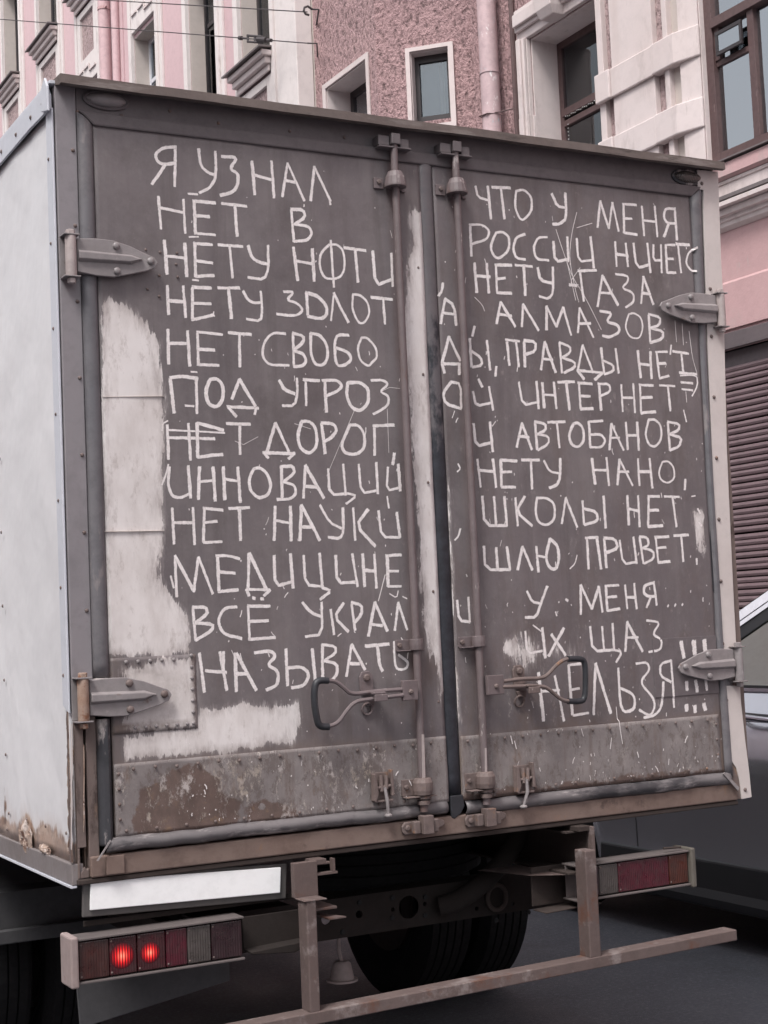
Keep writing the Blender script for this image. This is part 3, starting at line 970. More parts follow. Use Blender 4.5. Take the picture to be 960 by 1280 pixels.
# roof edge trim: long slightly wavy weathered strip
vs, fs = [], []
nx = 90
for j in range(nx + 1):
    x = 0.002 + (2.320 - 0.002) * j / nx
    s_ = 0.0035 * noise.noise(Vector((x * 2.7, 1, 1))) + 0.0015 * noise.noise(Vector((x * 11, 1, 1)))
    fr = -0.055 + 0.004 * noise.noise(Vector((x * 4, 2, 5)))
    zb = 3.037 + s_; zt_ = 3.063 + s_ * 0.5
    vs += [(x, fr, zt_), (x, fr - 0.002, zb), (x, fr + 0.012, zb - 0.001), (x, 0.02, 3.0545), (x, 0.08, 3.060), (x, 0.08, 3.070)]
for j in range(nx):
    for i in range(6):
        fs.append((j * 6 + i, j * 6 + (i + 1) % 6, (j + 1) * 6 + (i + 1) % 6, (j + 1) * 6 + i))
fs += [tuple(range(6)), tuple(nx * 6 + 5 - k for k in range(6))]
b_ = MB(); b_.add(vs, fs)
b_.obj('roof_edge_trim', M['trim'], truck)
# header bolts
r = MB()
for px, py in ((152, 145), (212, 139), (273, 154), (362, 164), (430, 172), (600, 238), (700, 218), (745, 226), (97, 150)):
    x, z = rear(px, py)
    r.rivet((x, -0.0015, max(z, 2.98)), (0, -1, 0), 0.006)
for k in range(8):
    r.rivet((0.047, -0.0025, 2.87 - 0.21 * k), (0, -1, 0), 0.006)
stuff(r.obj('frame_bolts', M['rusty'], truck))

# marker lamps in the header: flat almond lenses in a rim
for (px, py, mm) in ((132, 126, 'lens_dark'), (858, 222, 'lens_clear')):
    cx, cz = rear(px, py)
    a = MB(); rim = MB()
    N = 28
    vs = []
    for rr, dep in ((1.0, -0.003), (0.86, -0.014), (0.5, -0.020)):
        for i in range(N):
            t = 2 * PI * i / N
            vs.append((cx + 0.060 * rr * math.cos(t), dep, cz + 0.021 * rr * math.copysign(abs(math.sin(t)) ** 1.15, math.sin(t))))
    vs.append((cx, -0.021, cz))
    fs = [(k * N + i, k * N + (i + 1) % N, (k + 1) * N + (i + 1) % N, (k + 1) * N + i) for k in range(2) for i in range(N)]
    fs += [(2 * N + i, 2 * N + (i + 1) % N, 3 * N) for i in range(N)]
    a.add(vs, fs)
    o = a.obj('marker_lamp', M['steel'] if mm == 'lens_dark' else M['lens_clear'], truck, smooth=True)
    rim.tube([(cx + 0.062 * math.cos(2 * PI * i / N), -0.004, cz + 0.0235 * math.sin(2 * PI * i / N)) for i in range(N + 1)], 0.0055, 6, False)
    rim.obj('lamp_rim', M['seal_worn'] if mm != 'lens_dark' else M['header'], o, smooth=True)

# ---- doors
white_polys = [
    P((126, 378), (137, 374), (146, 383), (160, 386), (172, 390), (185, 405), (203, 427), (204, 520), (203, 660), (197, 726), (205, 738),
      (224, 758), (236, 770), (241, 800), (236, 818), (130, 822), (127, 600)),
    P((152, 836), (225, 822), (241, 822), (245, 908), (165, 916), (150, 905), (160, 870)),
    P((152, 922), (245, 909), (249, 888), (300, 879), (371, 882), (373, 905), (368, 928), (300, 936), (210, 945), (158, 950)),
    P((513, 258), (522, 262), (537, 275), (540, 330), (542, 450), (548, 600), (554, 700), (560, 860), (550, 880), (540, 830), (531, 780), (529, 740), (524, 690),
      (521, 640), (515, 560), (511, 480), (507, 420), (506, 360), (508, 330), (516, 300), (509, 280)),
]
white_r = [
    P((627, 800), (650, 785), (668, 790), (690, 800), (722, 812), (730, 832), (700, 828), (672, 836), (650, 842), (640, 830)),
    P((630, 800), (640, 800), (646, 815), (640, 822), (628, 812)),
    P((868, 640), (880, 640), (884, 700), (872, 690)),
    P((550, 590), (557, 592), (561, 700), (568, 780), (573, 900), (566, 900), (560, 760)),
]


def field_white(polys):
    def f(x, z):
        return max(-0.1, max(sdf(p, (x, z)) for p in polys))
    return f


def field_smear(x, z):
    return max(-0.1, max(sdf(white_r[0], (x, z)) * 0.35 - 0.013, sdf(white_r[1], (x, z)) - 0.004, sdf(white_r[2], (x, z)) - 0.004, sdf(white_r[3], (x, z)) + 0.004))


def scuff_l(x, z):
    return max(0.0, min(1.0, (1.75 - z) / 0.5)) * 0.7 + (0.5 if x > 1.02 else 0) + 0.05


def grime_l(x, z):
    g = 0.0
    hx, hz = 0.16, 1.37
    d = abs(math.hypot((x - hx) * 0.8, (z - hz) * 1.3) - 0.10)
    g = max(g, 0.45 * (1 - d / 0.04)) if d < 0.04 else g
    g = max(g, 0.75 * (1 - (z - 1.19) / 0.035)) if z < 1.225 and x < 0.95 else g
    g = max(g, 0.7 * (1 - (x - 0.105) / 0.05)) if x < 0.155 and z < 1.5 else g
    return max(0, min(1, g))


def grime_r(x, z):
    gx, gz = rear(654, 910)
    a = 0.7 * max(0, 1 - abs(x - gx) / 0.035) * (1 if gz - 0.09 < z < gz + 0.05 else 0)
    return max(a, 0.6 * (1 - (z - 1.19) / 0.03) if z < 1.22 else 0)


left_door = sheet('left_door', 0.1045, 1.137, 1.002, 2.9455, -0.006, 0.0125, M['door'], truck,
                  {'white': field_white(white_polys), 'scuff': scuff_l, 'grime': grime_l})
right_door = sheet('right_door', 1.184, 2.201, 1.0, 2.9455, -0.006, 0.0125, M['door'], truck,
                   {'white': field_smear, 'scuff': lambda x, z: scuff_l(x, z) * (1.0), 'grime': grime_r})
MB().box(1.1375, 1.1835, 0.006, 0.012, 0.97, 2.96).obj('door_gap_backing', M['black'], truck)

# kick plates
rustp = P((172, 985), (200, 972), (250, 950), (275, 985), (300, 1000), (298, 1045), (172, 1052))
rustp2 = P((300, 1010), (330, 1000), (370, 1012), (375, 1035), (310, 1040))


def kamp(x, z):
    return 0.005 * noise.noise(Vector((x * 5, z * 7, 9))) + 0.0025 * noise.noise(Vector((x * 16, z * 16, 2)))


def flake(x, z):
    a = 1 - abs(z - 1.15) / 0.06
    b = 1 - math.hypot((x - 0.62) * 1.6, (z - 1.10) * 5)
    c = 1 - math.hypot((x - 0.33) * 4, (z - 1.12) * 9)
    return max(0, min(1, max(a * 0.8, b, c, 0.15 if x > 0.2 else 0)))


kl = sheet('kick_plate', 0.106, 1.136, 1.003, 1.197, -0.011, 0.010, M['kick'], left_door,
           {'rust': lambda x, z: max(sdf(rustp, (x, z)), sdf(rustp2, (x, z)), -0.1), 'flake': flake}, kamp, 0.004)
kr = sheet('kick_plate', 1.186, 2.185, 1.001, 1.192, -0.011, 0.012, M['kick2'], right_door,
           {'rust': lambda x, z: max(-0.1, 0.018 - (z - 1.0)), 'flake': lambda x, z: 0.35}, lambda x, z: kamp(x, z) * 0.6, 0.004)


def rivet_row(pts, parent, r=0.006, y=-0.0125, mat='rusty'):
    m = MB()
    for x, z in pts:
        m.rivet((x, y, z), (0, -1, 0), r)
    return stuff(m.obj('rivets', M[mat], parent))


rivet_row([(0.16 + 0.0615 * k, 1.180 + 0.002 * math.sin(k * 2.1)) for k in range(16)] + [(0.135 + 0.085 * k, 1.018) for k in range(12)] +
          [(0.118, 1.05 + 0.04 * k) for k in range(4)], left_door, 0.0055, -0.014)
rivet_row([(1.21 + 0.066 * k, 1.176) for k in range(15)] + [(1.22 + 0.075 * k, 1.019) for k in range(13)] + [(2.17, 1.06 + 0.05 * k) for k in range(3)], right_door, 0.0055, -0.014)
rivet_row([(1.118, 2.62 - 0.33 * k) for k in range(5)], left_door, 0.005, -0.007)

# patch plate round the lower left hinge with its riveted edge
pp = P((141, 826), (160, 820), (243, 817), (247, 912), (141, 921), (139, 870))
pxs = [p[0] for p in pp]; pzs = [p[1] for p in pp]
sheet('patch_plate', 0.107, max(pxs), min(pzs) + 0.006, max(pzs) - 0.004, -0.0085, 0.010, M['door'], left_door,
      {'white': field_white(white_polys[1:2]), 'scuff': lambda x, z: 1.0, 'grime': lambda x, z: min(1, grime_l(x, z) + (0.55 if x > max(pxs) - 0.018 or z < min(pzs) + 0.03 else 0))},
      None, 0.002)
rivet_row([(max(pxs) - 0.012, min(pzs) + 0.02 + 0.031 * k) for k in range(7)] + [(0.17 + 0.030 * k, min(pzs) + 0.020) for k in range(6)] +
          [(0.15 + 0.034 * k, max(pzs) - 0.016) for k in range(5)], left_door, 0.006, -0.0095, 'steel')
for py in (497, 665):
    sx0, sz0 = rear(127, py); sx1, sz1 = rear(204, py - 1)
    MB().prism([(sx0, sz0), (sx1, sz1), (sx1, sz1 + 0.0010), (sx0, sz0 + 0.0010)], -0.0086, -0.0045).obj('panel_seam', M['reveal'], left_door)
# patch near the lower right hinge
MB().box(1.93, 2.195, -0.009, -0.0045, 1.262, 1.452).obj('patch_plate', M['patchgrey'], right_door, 0.0008)
# rivet cluster by the upper left hinge
rivet_row([rear(a_, b_) for a_, b_ in ((181, 313), (199, 316), (220, 317), (198, 345), (221, 347), (198, 371), (219, 331), (183, 362))], left_door, 0.0045, -0.007)

# ---- writing (white brush strokes), one part per line
CL1 = ((170, 160), 2.743); CL2 = ((170, 420), 2.743); CL3 = ((170, 660), 2.743)
CR1 = ((530, 200), 2.5946); CR2 = ((530, 420), 2.5946); CR3 = ((530, 660), 2.5946)
LEFT = [
 (CL1, [
  [(135,62),(133,200)],[(133,65),(90,68),(65,90),(75,118),(100,125),(135,120)],[(100,125),(78,160),(55,192)],
  [(215,72),(222,130),(250,155),(272,160)],[(272,80),(275,140),(270,180),(250,208),(218,222)],
  [(295,98),(350,100),(320,140),(350,155),(350,195),(330,222),(290,230)],
  [(398,115),(407,228)],[(402,160),(468,178)],[(465,113),(474,238)],
  [(520,120),(502,235)],[(520,120),(578,248)],[(512,180),(545,186)],
  [(612,132),(600,248)],[(612,132),(640,190),(668,250)],(0.003,[(664,240),(668,262)])]),
 (CL1, [
  [(77,235),(87,345)],[(82,272),(165,290)],[(163,245),(170,360)],(0.0028,[(180,225),(212,227)]),
  [(197,250),(272,256)],[(200,250),(205,362)],[(205,300),(252,303)],[(205,360),(272,366)],
  [(295,258),(380,268)],[(340,264),(348,370)],
  [(533,278),(542,388)],[(533,278),(575,280),(582,305),(545,330)],[(545,330),(592,335),(605,360),(590,385),(542,388)]]),
 (CL1, [
  (0.0028,[(183,373),(215,372)]),
  [(98,385),(107,500)],[(103,438),(175,446)],[(168,395),(175,508)],
  [(200,395),(262,400)],[(203,395),(205,508)],[(205,455),(262,462)],[(205,508),(268,505)],
  [(283,400),(366,406)],[(322,405),(332,513)],
  [(385,405),(398,445),(425,462),(447,465)],[(452,403),(455,480),(440,520),(385,512)],
  [(540,410),(555,522)],[(548,455),(608,466)],[(605,415),(612,524)],
  (0.0035,[(668,385),(680,545)]),(0.0035,[(662,400),(632,430),(630,480),(650,518),(700,515),(718,480),(712,420),(690,398),(662,400)]),
  [(715,410),(788,420)],[(752,415),(762,528)],
  [(812,422),(822,540),(875,520)],[(875,430),(880,543)]]),
 (CL1, [
  [(108,540),(113,638)],[(112,592),(170,595)],[(163,542),(172,648)],(0.0025,[(195,520),(215,522)]),
  [(195,545),(258,548)],[(195,545),(195,655)],[(197,600),(258,602)],[(193,657),(225,650),(268,640)],
  [(283,548),(355,548)],[(318,550),(328,652)],
  [(368,560),(385,590),(405,600),(430,598)],[(428,560),(433,625),(428,662),(380,655)],
  [(507,562),(545,560),(515,590),(555,600),(575,625),(550,645),(483,638)],
  [(585,565),(590,640)],[(585,565),(625,575),(655,610),(655,640),(635,655),(590,645)],
  (0.0033,[(680,565),(670,660)]),[(680,565),(700,610),(730,665)],
  (0.0035,[(745,570),(742,620),(765,670),(785,668),(803,635),(795,595),(770,572),(745,570)]),
  [(808,580),(878,588)],[(848,585),(854,672)]]),
 (CL2, [
  [(110,-22),(113,95)],[(112,25),(182,25)],[(178,-18),(185,102)],(0.0028,[(190,122),(210,123)]),
  [(210,-15),(297,-5)],[(212,-10),(215,98)],[(215,45),(270,48)],[(213,97),(285,100)],
  [(318,-12),(395,-5)],[(355,-8),(357,105)],
  [(512,-8),(465,-12),(435,30),(435,75),(460,100),(525,100)],
  [(538,-10),(542,105)],[(538,-10),(575,0),(575,20),(540,50)],[(540,50),(575,60),(585,85),(572,103),(542,105)],
  [(600,-10),(600,60),(615,98),(645,100),(660,70),(655,25),(630,-5),(600,-10)],
  [(730,-3),(682,-5),(685,100),(715,102),(742,80),(730,55),(688,40)],
  (0.0036,[(775,5),(760,40),(770,85),(800,105),(810,90),(828,75),(825,40),(795,5),(775,5)])]),
 (CL2, [
  [(118,145),(132,262)],[(118,142),(160,137),(212,145)],[(208,145),(210,265)],(0.003,[(170,238),(200,240)]),
  [(255,148),(238,190),(250,235),(280,245),(300,215),(300,170),(280,145),(255,148)],
  [(355,148),(330,215)],[(355,148),(410,240)],[(315,242),(420,247)],[(318,245),(345,275)],[(412,248),(408,268)],
  [(492,152),(510,185),(545,198)],[(552,145),(555,190),(545,240),(503,238)],
  [(582,150),(585,238)],[(575,150),(630,153)],
  [(648,150),(655,260)],[(640,152),(690,150),(710,170),(690,190),(652,205)],
  [(728,160),(722,200),(740,245),(770,258),(798,230),(798,180),(770,158),(728,160)],
  [(808,152),(845,150),(868,165),(835,190),(868,205),(865,240),(815,268)],(0.0035,[(925,195),(928,228)])]),
 (CL2, [
  [(108,305),(112,422)],[(108,348),(270,352)],[(180,300),(188,425)],
  (0.0028,[(90,325),(92,300),(110,290)]),(0.003,[(110,322),(200,326),(305,332)]),
  [(212,298),(300,322)],[(210,298),(213,415)],[(213,415),(298,405)],
  [(312,300),(392,302)],[(357,308),(358,405)],
  [(480,298),(450,398)],[(480,298),(525,395)],[(438,400),(545,403)],[(440,400),(455,418)],[(545,403),(525,420)],
  [(570,292),(555,340),(565,385),(595,405),(622,380),(620,320),(600,292),(570,292)],
  [(638,300),(650,402)],[(638,298),(680,300),(690,325),(670,350),(645,362)],
  [(735,305),(705,370),(715,400),(755,408),(785,385),(785,335),(765,305),(735,305)],
  [(818,310),(820,408)],[(815,308),(885,305)],[(888,402),(882,440)]]),
 (CL2, [
  [(115,450),(110,510),(125,550),(155,555),(185,540)],[(180,445),(188,555)],(0.0028,[(90,510),(105,470),(112,440)]),
  [(218,450),(215,560)],[(217,500),(270,495)],[(265,450),(272,565)],
  [(300,450),(305,560)],[(303,490),(352,498)],[(350,450),(358,570)],
  [(405,455),(388,490),(392,530),(420,558),(455,545),(465,510),(450,470),(425,450),(405,455)],
  [(500,445),(502,560)],[(500,448),(540,445),(545,470),(505,500)],[(505,500),(545,510),(550,540),(530,560),(485,560)],
  [(582,445),(575,555)],[(582,445),(645,555)],[(580,515),(620,518)],
  [(660,455),(665,545),(728,540)],[(712,440),(720,545)],[(728,540),(758,548),(722,575)],
  [(765,440),(772,540),(825,530)],[(825,435),(830,540)],
  [(865,450),(860,530),(905,520)],[(900,440),(908,530)],(0.0028,[(862,550),(868,590)])]),
 (CL2, [
  [(125,590),(132,712)],[(130,640),(200,640)],[(196,588),(202,715)],
  [(232,590),(298,597)],[(235,590),(232,705)],[(235,640),(278,635)],[(232,708),(295,705)],
  [(320,592),(390,588)],[(355,595),(360,700)],
  [(478,585),(475,700)],[(478,632),(530,642)],[(530,585),(532,702)],
  [(568,580),(562,700)],[(568,580),(630,700)],[(565,655),(600,655)],
  [(632,580),(665,640),(705,660)],[(710,590),(712,670),(700,695),(660,690)],
  [(745,590),(752,700)],[(795,595),(755,650),(820,720)],
  [(832,600),(842,690),(905,690)],[(895,605),(905,690)]]),
 (CL3, [
  [(135,95),(140,235)],[(135,95),(198,215)],[(215,100),(198,218)],[(215,100),(263,225)],(0.003,[(120,165),(130,205)]),
  [(275,95),(320,95),(355,105)],[(280,100),(285,215)],[(282,150),(340,155)],[(283,218),(350,212)],
  [(388,88),(385,205)],[(390,88),(448,210)],[(380,210),(460,212)],[(380,210),(388,232)],[(460,212),(440,232)],
  [(475,95),(478,200),(535,185)],[(530,90),(540,205)],
  [(575,95),(582,195),(640,200)],[(630,88),(640,205)],[(640,205),(670,215),(632,245)],
  [(685,95),(690,190),(750,185)],[(742,90),(760,200)],
  [(778,90),(785,200)],[(780,145),(820,148)],[(818,90),(825,205)],
  [(858,95),(910,92)],[(862,95),(865,200)],[(865,148),(900,148)],[(865,200),(910,200)]]),
 (CL3, [
  [(195,272),(205,385)],[(195,272),(240,270),(245,295),(205,325)],[(205,325),(265,330),(262,350),(205,385)],
  [(345,270),(300,275),(280,320),(300,365),(362,378)],
  [(385,268),(460,268)],[(385,268),(390,382)],[(390,320),(455,318)],[(388,382),(478,375)],
  [(402,240),(408,241)],[(430,243),(438,243)],
  [(572,255),(600,290),(640,305)],[(637,255),(640,365),(582,372)],
  [(668,280),(680,365)],[(712,258),(680,305),(728,355)],
  [(740,262),(752,350)],[(740,255),(775,265),(775,295),(750,325)],
  [(820,255),(798,370)],[(820,255),(862,352)],[(808,330),(845,335)],
  [(900,255),(888,350)],[(900,255),(930,348)],(0.0015,[(855,160),(832,250)]),(0.0018,[(870,225),(895,240),(900,215)]),(0.0018,[(915,235),(930,242)])]),
 (CL3, [
  (0.0055,[(218,430),(235,562)]),[(240,490),(310,495)],[(288,425),(312,555)],[(300,425),(300,490)],
  [(340,430),(345,560)],[(345,430),(412,555)],[(345,500),(385,500)],
  [(408,428),(465,420),(480,440),(450,470),(490,490),(485,540),(448,555)],
  [(515,415),(520,540)],[(520,480),(570,475),(595,500),(580,540),(535,548)],[(605,415),(615,520)],
  [(640,400),(640,510)],[(640,400),(685,405),(685,430),(645,455)],[(645,455),(690,465),(690,500),(675,520)],
  [(740,400),(722,508)],[(740,400),(785,485)],[(735,465),(765,465)],
  [(788,405),(868,398)],[(828,405),(835,470),(845,490)],
  [(885,390),(888,485),(925,485),(935,460),(900,435)]]),
]
RIGHT = [
 (CR1, [
  [(168,85),(175,120),(210,130)],[(208,85),(218,190)],
  [(222,88),(280,90)],[(250,90),(262,190)],
  [(300,100),(295,150),(310,190),(325,195),(350,165),(350,120),(325,95),(300,100)],
  [(415,110),(432,150),(460,155)],[(458,108),(462,190),(440,208),(418,208)],
  [(572,133),(563,218)],[(572,133),(600,222)],[(612,138),(600,222)],[(612,138),(632,230)],
  [(645,142),(690,145)],[(648,142),(650,235)],[(650,190),(675,190)],[(650,235),(692,242)],
  [(708,150),(715,245)],[(710,195),(755,200)],[(750,150),(758,248)],
  [(815,155),(822,258)],[(815,158),(785,155),(778,185),(790,205),(818,205)],[(795,207),(780,248)]]),
 (CR1, [
  [(150,212),(155,310)],[(148,210),(190,208),(215,230),(205,258),(155,272)],
  [(235,235),(215,280),(230,315),(250,318),(278,290),(278,250),(258,232),(235,235)],
  [(328,240),(300,250),(290,285),(300,318),(330,322)],
  [(400,250),(370,250),(355,285),(365,322),(405,325)],
  [(420,265),(425,330),(468,322)],[(465,250),(468,330)],
  [(495,255),(500,330),(545,325)],[(540,250),(550,350)],
  [(620,265),(625,345)],[(622,305),(662,310)],[(655,270),(662,345)],
  [(680,270),(690,350),(730,340)],[(725,270),(735,365)],
  [(745,275),(745,325),(770,325)],[(770,275),(772,365)],
  [(785,275),(815,275)],[(785,275),(790,365)],[(788,320),(810,320)],[(790,365),(818,365)],
  [(825,275),(835,365)],[(820,272),(862,275)],
  (0.0035,[(882,285),(858,300),(850,335),(868,358),(880,362)])]),
 (CR1, [
  [(165,335),(172,428)],[(168,375),(215,378)],[(205,335),(212,430)],
  [(232,340),(285,340)],[(235,340),(238,428)],[(238,385),(265,382)],[(238,430),(285,432)],
  [(298,340),(352,345)],[(325,345),(330,438)],
  [(370,350),(378,390),(418,400)],[(418,348),(420,430),(405,450),(375,442)],
  [(505,360),(518,458)],[(500,360),(558,358)],
  [(578,375),(563,475)],[(578,375),(630,470)],[(572,430),(605,432)],
  [(622,370),(662,375),(662,395),(640,415),(680,430),(682,460),(655,478)],
  [(712,378),(705,465)],[(712,378),(745,468)],[(708,432),(735,435)],
  (0.005,[(472,405),(495,408)])]),
 (CR1, [
  [(62,400),(58,425),(48,440)],
  [(68,455),(55,530)],[(68,450),(98,470),(105,535)],[(60,495),(100,500)],[(165,540),(158,570)],
  [(250,460),(236,530)],[(250,460),(297,540)],[(245,500),(285,505)],
  [(322,468),(318,540)],[(322,468),(372,552)],
  [(398,475),(398,550)],[(398,475),(430,540)],[(452,478),(430,540)],[(452,478),(478,568)],
  [(505,480),(500,560)],[(505,480),(550,575)],[(502,530),(540,530)],
  [(572,490),(612,495),(590,525),(632,535),(635,560),(600,575),(580,570)],
  (0.0035,[(665,500),(652,540),(668,575),(700,580),(712,545),(705,510),(680,495),(665,500)]),
  [(730,503),(735,590)],[(730,500),(768,510),(765,535),(735,545)],[(735,545),(778,555),(775,580),(735,592)]]),
 (CR1, [
  [(82,573),(60,655)],[(82,573),(118,650)],[(58,660),(118,662)],[(60,662),(68,690)],[(115,660),(115,695)],
  [(150,580),(155,670)],[(155,620),(185,640),(190,665),(158,672)],[(205,585),(215,680)],[(235,670),(232,700)],
  [(270,590),(278,665)],[(265,582),(310,588)],[(300,590),(308,670)],
  [(325,590),(328,670)],[(325,585),(362,590),(362,620),(330,630)],
  [(392,590),(380,680)],[(392,590),(428,688)],[(385,645),(418,648)],
  [(440,592),(448,690)],[(440,592),(475,605),(475,625),(448,640)],[(448,640),(490,655),(490,672),(455,690)],
  [(515,600),(500,680)],[(515,600),(550,690)],[(498,682),(580,690)],[(498,682),(520,710)],[(580,690),(555,712)],
  [(575,610),(585,690)],[(580,650),(615,665),(615,685),(585,695)],[(622,612),(632,690)],
  [(695,618),(705,705)],[(700,660),(738,665)],[(735,622),(740,708)],
  [(752,622),(790,622)],[(755,622),(765,705)],[(758,660),(785,660)],[(765,708),(795,700)],
  (0.003,[(803,600),(800,630)]),[(808,620),(858,628)],[(835,628),(842,690)],[(830,690),(885,695)]]),
 (CR2, [
  [(90,148),(62,185),(72,220),(122,235)],[(90,148),(120,155),(122,235)],
  [(160,180),(170,228),(222,215)],[(212,165),(225,240)],[(178,140),(190,165)],
  [(308,150),(320,225),(368,215)],[(365,148),(372,235)],
  [(385,152),(390,232)],[(388,190),(425,192)],[(422,150),(430,235)],
  [(435,150),(488,148)],[(462,152),(472,240)],
  [(500,152),(545,155)],[(503,155),(508,235)],[(505,195),(540,195)],[(508,237),(548,235)],
  [(568,155),(575,240)],[(565,155),(600,155),(605,180),(572,195)],
  [(640,158),(645,245)],[(642,200),(682,200)],[(680,155),(685,248)],
  [(700,158),(745,160)],[(702,160),(705,248)],[(704,200),(740,198)],[(705,250),(752,245)],
  [(765,160),(815,162)],[(792,162),(800,242)],
  (0.003,[(832,128),(885,126),(888,160),(870,195)]),(0.0045,[(835,150),(872,153)]),(0.004,[(838,172),(872,176)]),(0.0015,[(835,60),(845,125)]),(0.0015,[(850,180),(853,215)]),
  (0.003,[(843,240),(852,278)])]),
 (CR2, [
  [(163,285),(170,358),(222,345)],[(215,280),(225,375)],
  [(318,282),(302,360)],[(318,282),(350,368)],[(310,325),(340,328)],
  [(360,280),(368,368)],[(360,278),(395,285),(395,305),(368,318)],[(368,318),(405,325),(405,350),(370,370)],
  [(402,280),(458,278)],[(432,282),(440,362)],
  [(485,285),(470,320),(478,352),(500,362),(520,340),(518,300),(500,280),(485,285)],
  [(580,275),(535,278)],[(535,278),(540,360)],[(540,360),(575,362),(590,340),(575,318),(540,320)],
  [(608,285),(602,368)],[(608,285),(648,370)],[(605,330),(635,330)],
  [(655,280),(662,368)],[(658,322),(695,322)],[(692,280),(698,370)],
  [(730,272),(718,315),(728,350),(750,362),(772,335),(770,290),(750,270),(730,272)],
  [(792,280),(800,370)],[(792,278),(830,285),(828,305),(798,318)],[(798,318),(838,330),(830,358),(800,370)]]),
 (CR2, [
  [(175,400),(185,490)],[(180,435),(232,440)],[(225,400),(235,490)],
  [(250,402),(302,405)],[(250,402),(252,488)],[(252,442),(285,440)],[(252,490),(298,490)],
  [(318,402),(375,402)],[(348,405),(352,495)],
  [(390,405),(408,440),(440,445)],[(442,398),(442,460),(430,485),(408,492)],
  [(545,398),(555,480)],[(548,435),(595,435)],[(592,395),(600,485)],
  [(635,400),(628,482)],[(635,400),(678,485)],[(630,440),(665,440)],
  [(695,398),(700,485)],[(698,440),(738,440)],[(733,398),(742,492)],
  (0.0036,[(775,408),(762,440),(770,468),(795,478),(815,460),(812,425),(795,405),(775,408)]),[(850,465),(848,498)],
  (0.003,[(112,415),(120,430),(110,440)])]),
 (CR2, [
  [(190,520),(197,615),(270,615)],[(228,522),(235,615)],[(262,522),(270,615)],
  [(298,525),(305,615)],[(328,520),(300,570),(352,615)],
  [(368,525),(362,570),(372,605),(400,615),(425,595),(425,545),(400,525),(368,525)],
  [(460,525),(448,608)],[(460,525),(498,620)],
  [(515,535),(520,610)],[(520,560),(560,570),(565,600),(522,612)],[(582,520),(590,622)],
  [(660,518),(665,612)],[(662,560),(700,568)],[(695,518),(700,618)],
  [(728,520),(765,520)],[(730,520),(728,615)],[(730,565),(762,565)],[(728,618),(775,615)],
  [(782,520),(830,522)],[(808,522),(820,618)],(0.0032,[(118,625),(112,650),(100,662)]),
  (0.002,[(870,520),(882,518)]),(0.0035,[(890,560),(897,575)]),(0.004,[(893,605),(902,615)])]),
 (CR3, [
  [(195,60),(200,135),(280,135)],[(235,65),(240,135)],[(270,62),(280,135)],
  [(320,60),(305,135)],[(320,60),(352,135)],
  [(365,60),(372,142)],[(368,90),(395,95)],[(410,35),(395,95),(408,130),(430,135),(440,100),(435,55),(410,35)],
  [(530,35),(535,132)],[(525,32),(565,30)],[(562,35),(575,132)],
  [(585,35),(592,128)],[(585,32),(620,35),(630,65),(592,80)],
  [(635,40),(645,118),(690,110)],[(680,30),(690,115)],
  [(700,30),(712,115)],[(700,28),(725,30),(730,55),(710,65)],[(710,65),(745,75),(745,100),(715,115)],
  [(750,30),(795,28)],[(752,30),(760,112)],[(755,65),(785,62)],[(760,112),(798,108)],
  [(812,25),(858,22)],[(835,25),(842,108)],[(885,100),(886,118)],(0.0018,[(498,88),(492,115),(475,132)])]),
 (CR3, [
  [(108,235),(115,300),(150,305)],[(145,225),(150,305)],
  [(335,205),(352,240),(380,245)],[(400,190),(382,240),(365,290),(330,290)],
  [(510,185),(510,280)],[(510,185),(545,262)],[(568,190),(545,262)],[(568,190),(580,272)],
  [(588,188),(632,185)],[(590,188),(595,268)],[(592,225),(625,222)],[(595,268),(635,262)],
  [(652,185),(660,262)],[(655,225),(685,225)],[(682,180),(690,262)],
  [(745,175),(755,250)],[(745,178),(715,185),(712,210),(725,222),(750,222)],[(735,225),(722,258)],
  (0.005,[(792,252)]),(0.005,[(815,250)]),(0.005,[(838,248)]),(0.003,[(438,240)]),(0.0045,[(462,232),(468,236)]),(0.003,[(428,272),(432,285)])]),
 (CR3, [
  [(330,335),(335,408),(385,398)],[(385,325),(395,420)],(0.003,[(355,315),(382,335)]),
  [(415,345),(460,412)],[(455,325),(405,415)],
  [(540,320),(548,400),(615,395)],[(578,320),(585,400)],[(612,310),(618,395)],[(615,395),(645,402),(625,435)],
  [(660,305),(655,400)],[(660,305),(710,400)],[(658,355),(695,355)],
  [(722,300),(768,305),(740,345),(770,360),(768,395),(730,402)]]),
 (CR3, [
  (0.0062,[(372,470),(388,625)]),(0.0048,[(385,530),(440,525)]),(0.005,[(425,480),(455,625)]),
  [(470,445),(510,440)],(0.005,[(470,445),(482,605)]),[(475,525),(505,520)],[(485,608),(535,600)],
  [(558,440),(552,605)],(0.005,[(558,440),(608,600)]),
  (0.0048,[(632,455),(640,600),(685,590),(685,540),(640,520)]),
  (0.0048,[(690,440),(725,435),(735,460),(700,500),(745,550),(750,580),(735,612),(700,590)]),
  (0.0046,[(800,430),(812,582)]),[(800,430),(765,440),(765,480),(800,500)],[(775,500),(772,580),(750,608),(715,615)],
  (0.0085,[(833,370),(842,420)]),(0.0085,[(874,368),(877,408)]),(0.0085,[(908,365),(912,408)]),
  (0.0065,[(850,500),(852,525)]),(0.0065,[(880,495),(885,530)]),(0.0065,[(912,490),(916,525)]),
  (0.008,[(852,575),(852,592)]),(0.008,[(878,578),(880,598)]),(0.0075,[(908,572),(912,590)])]),
]



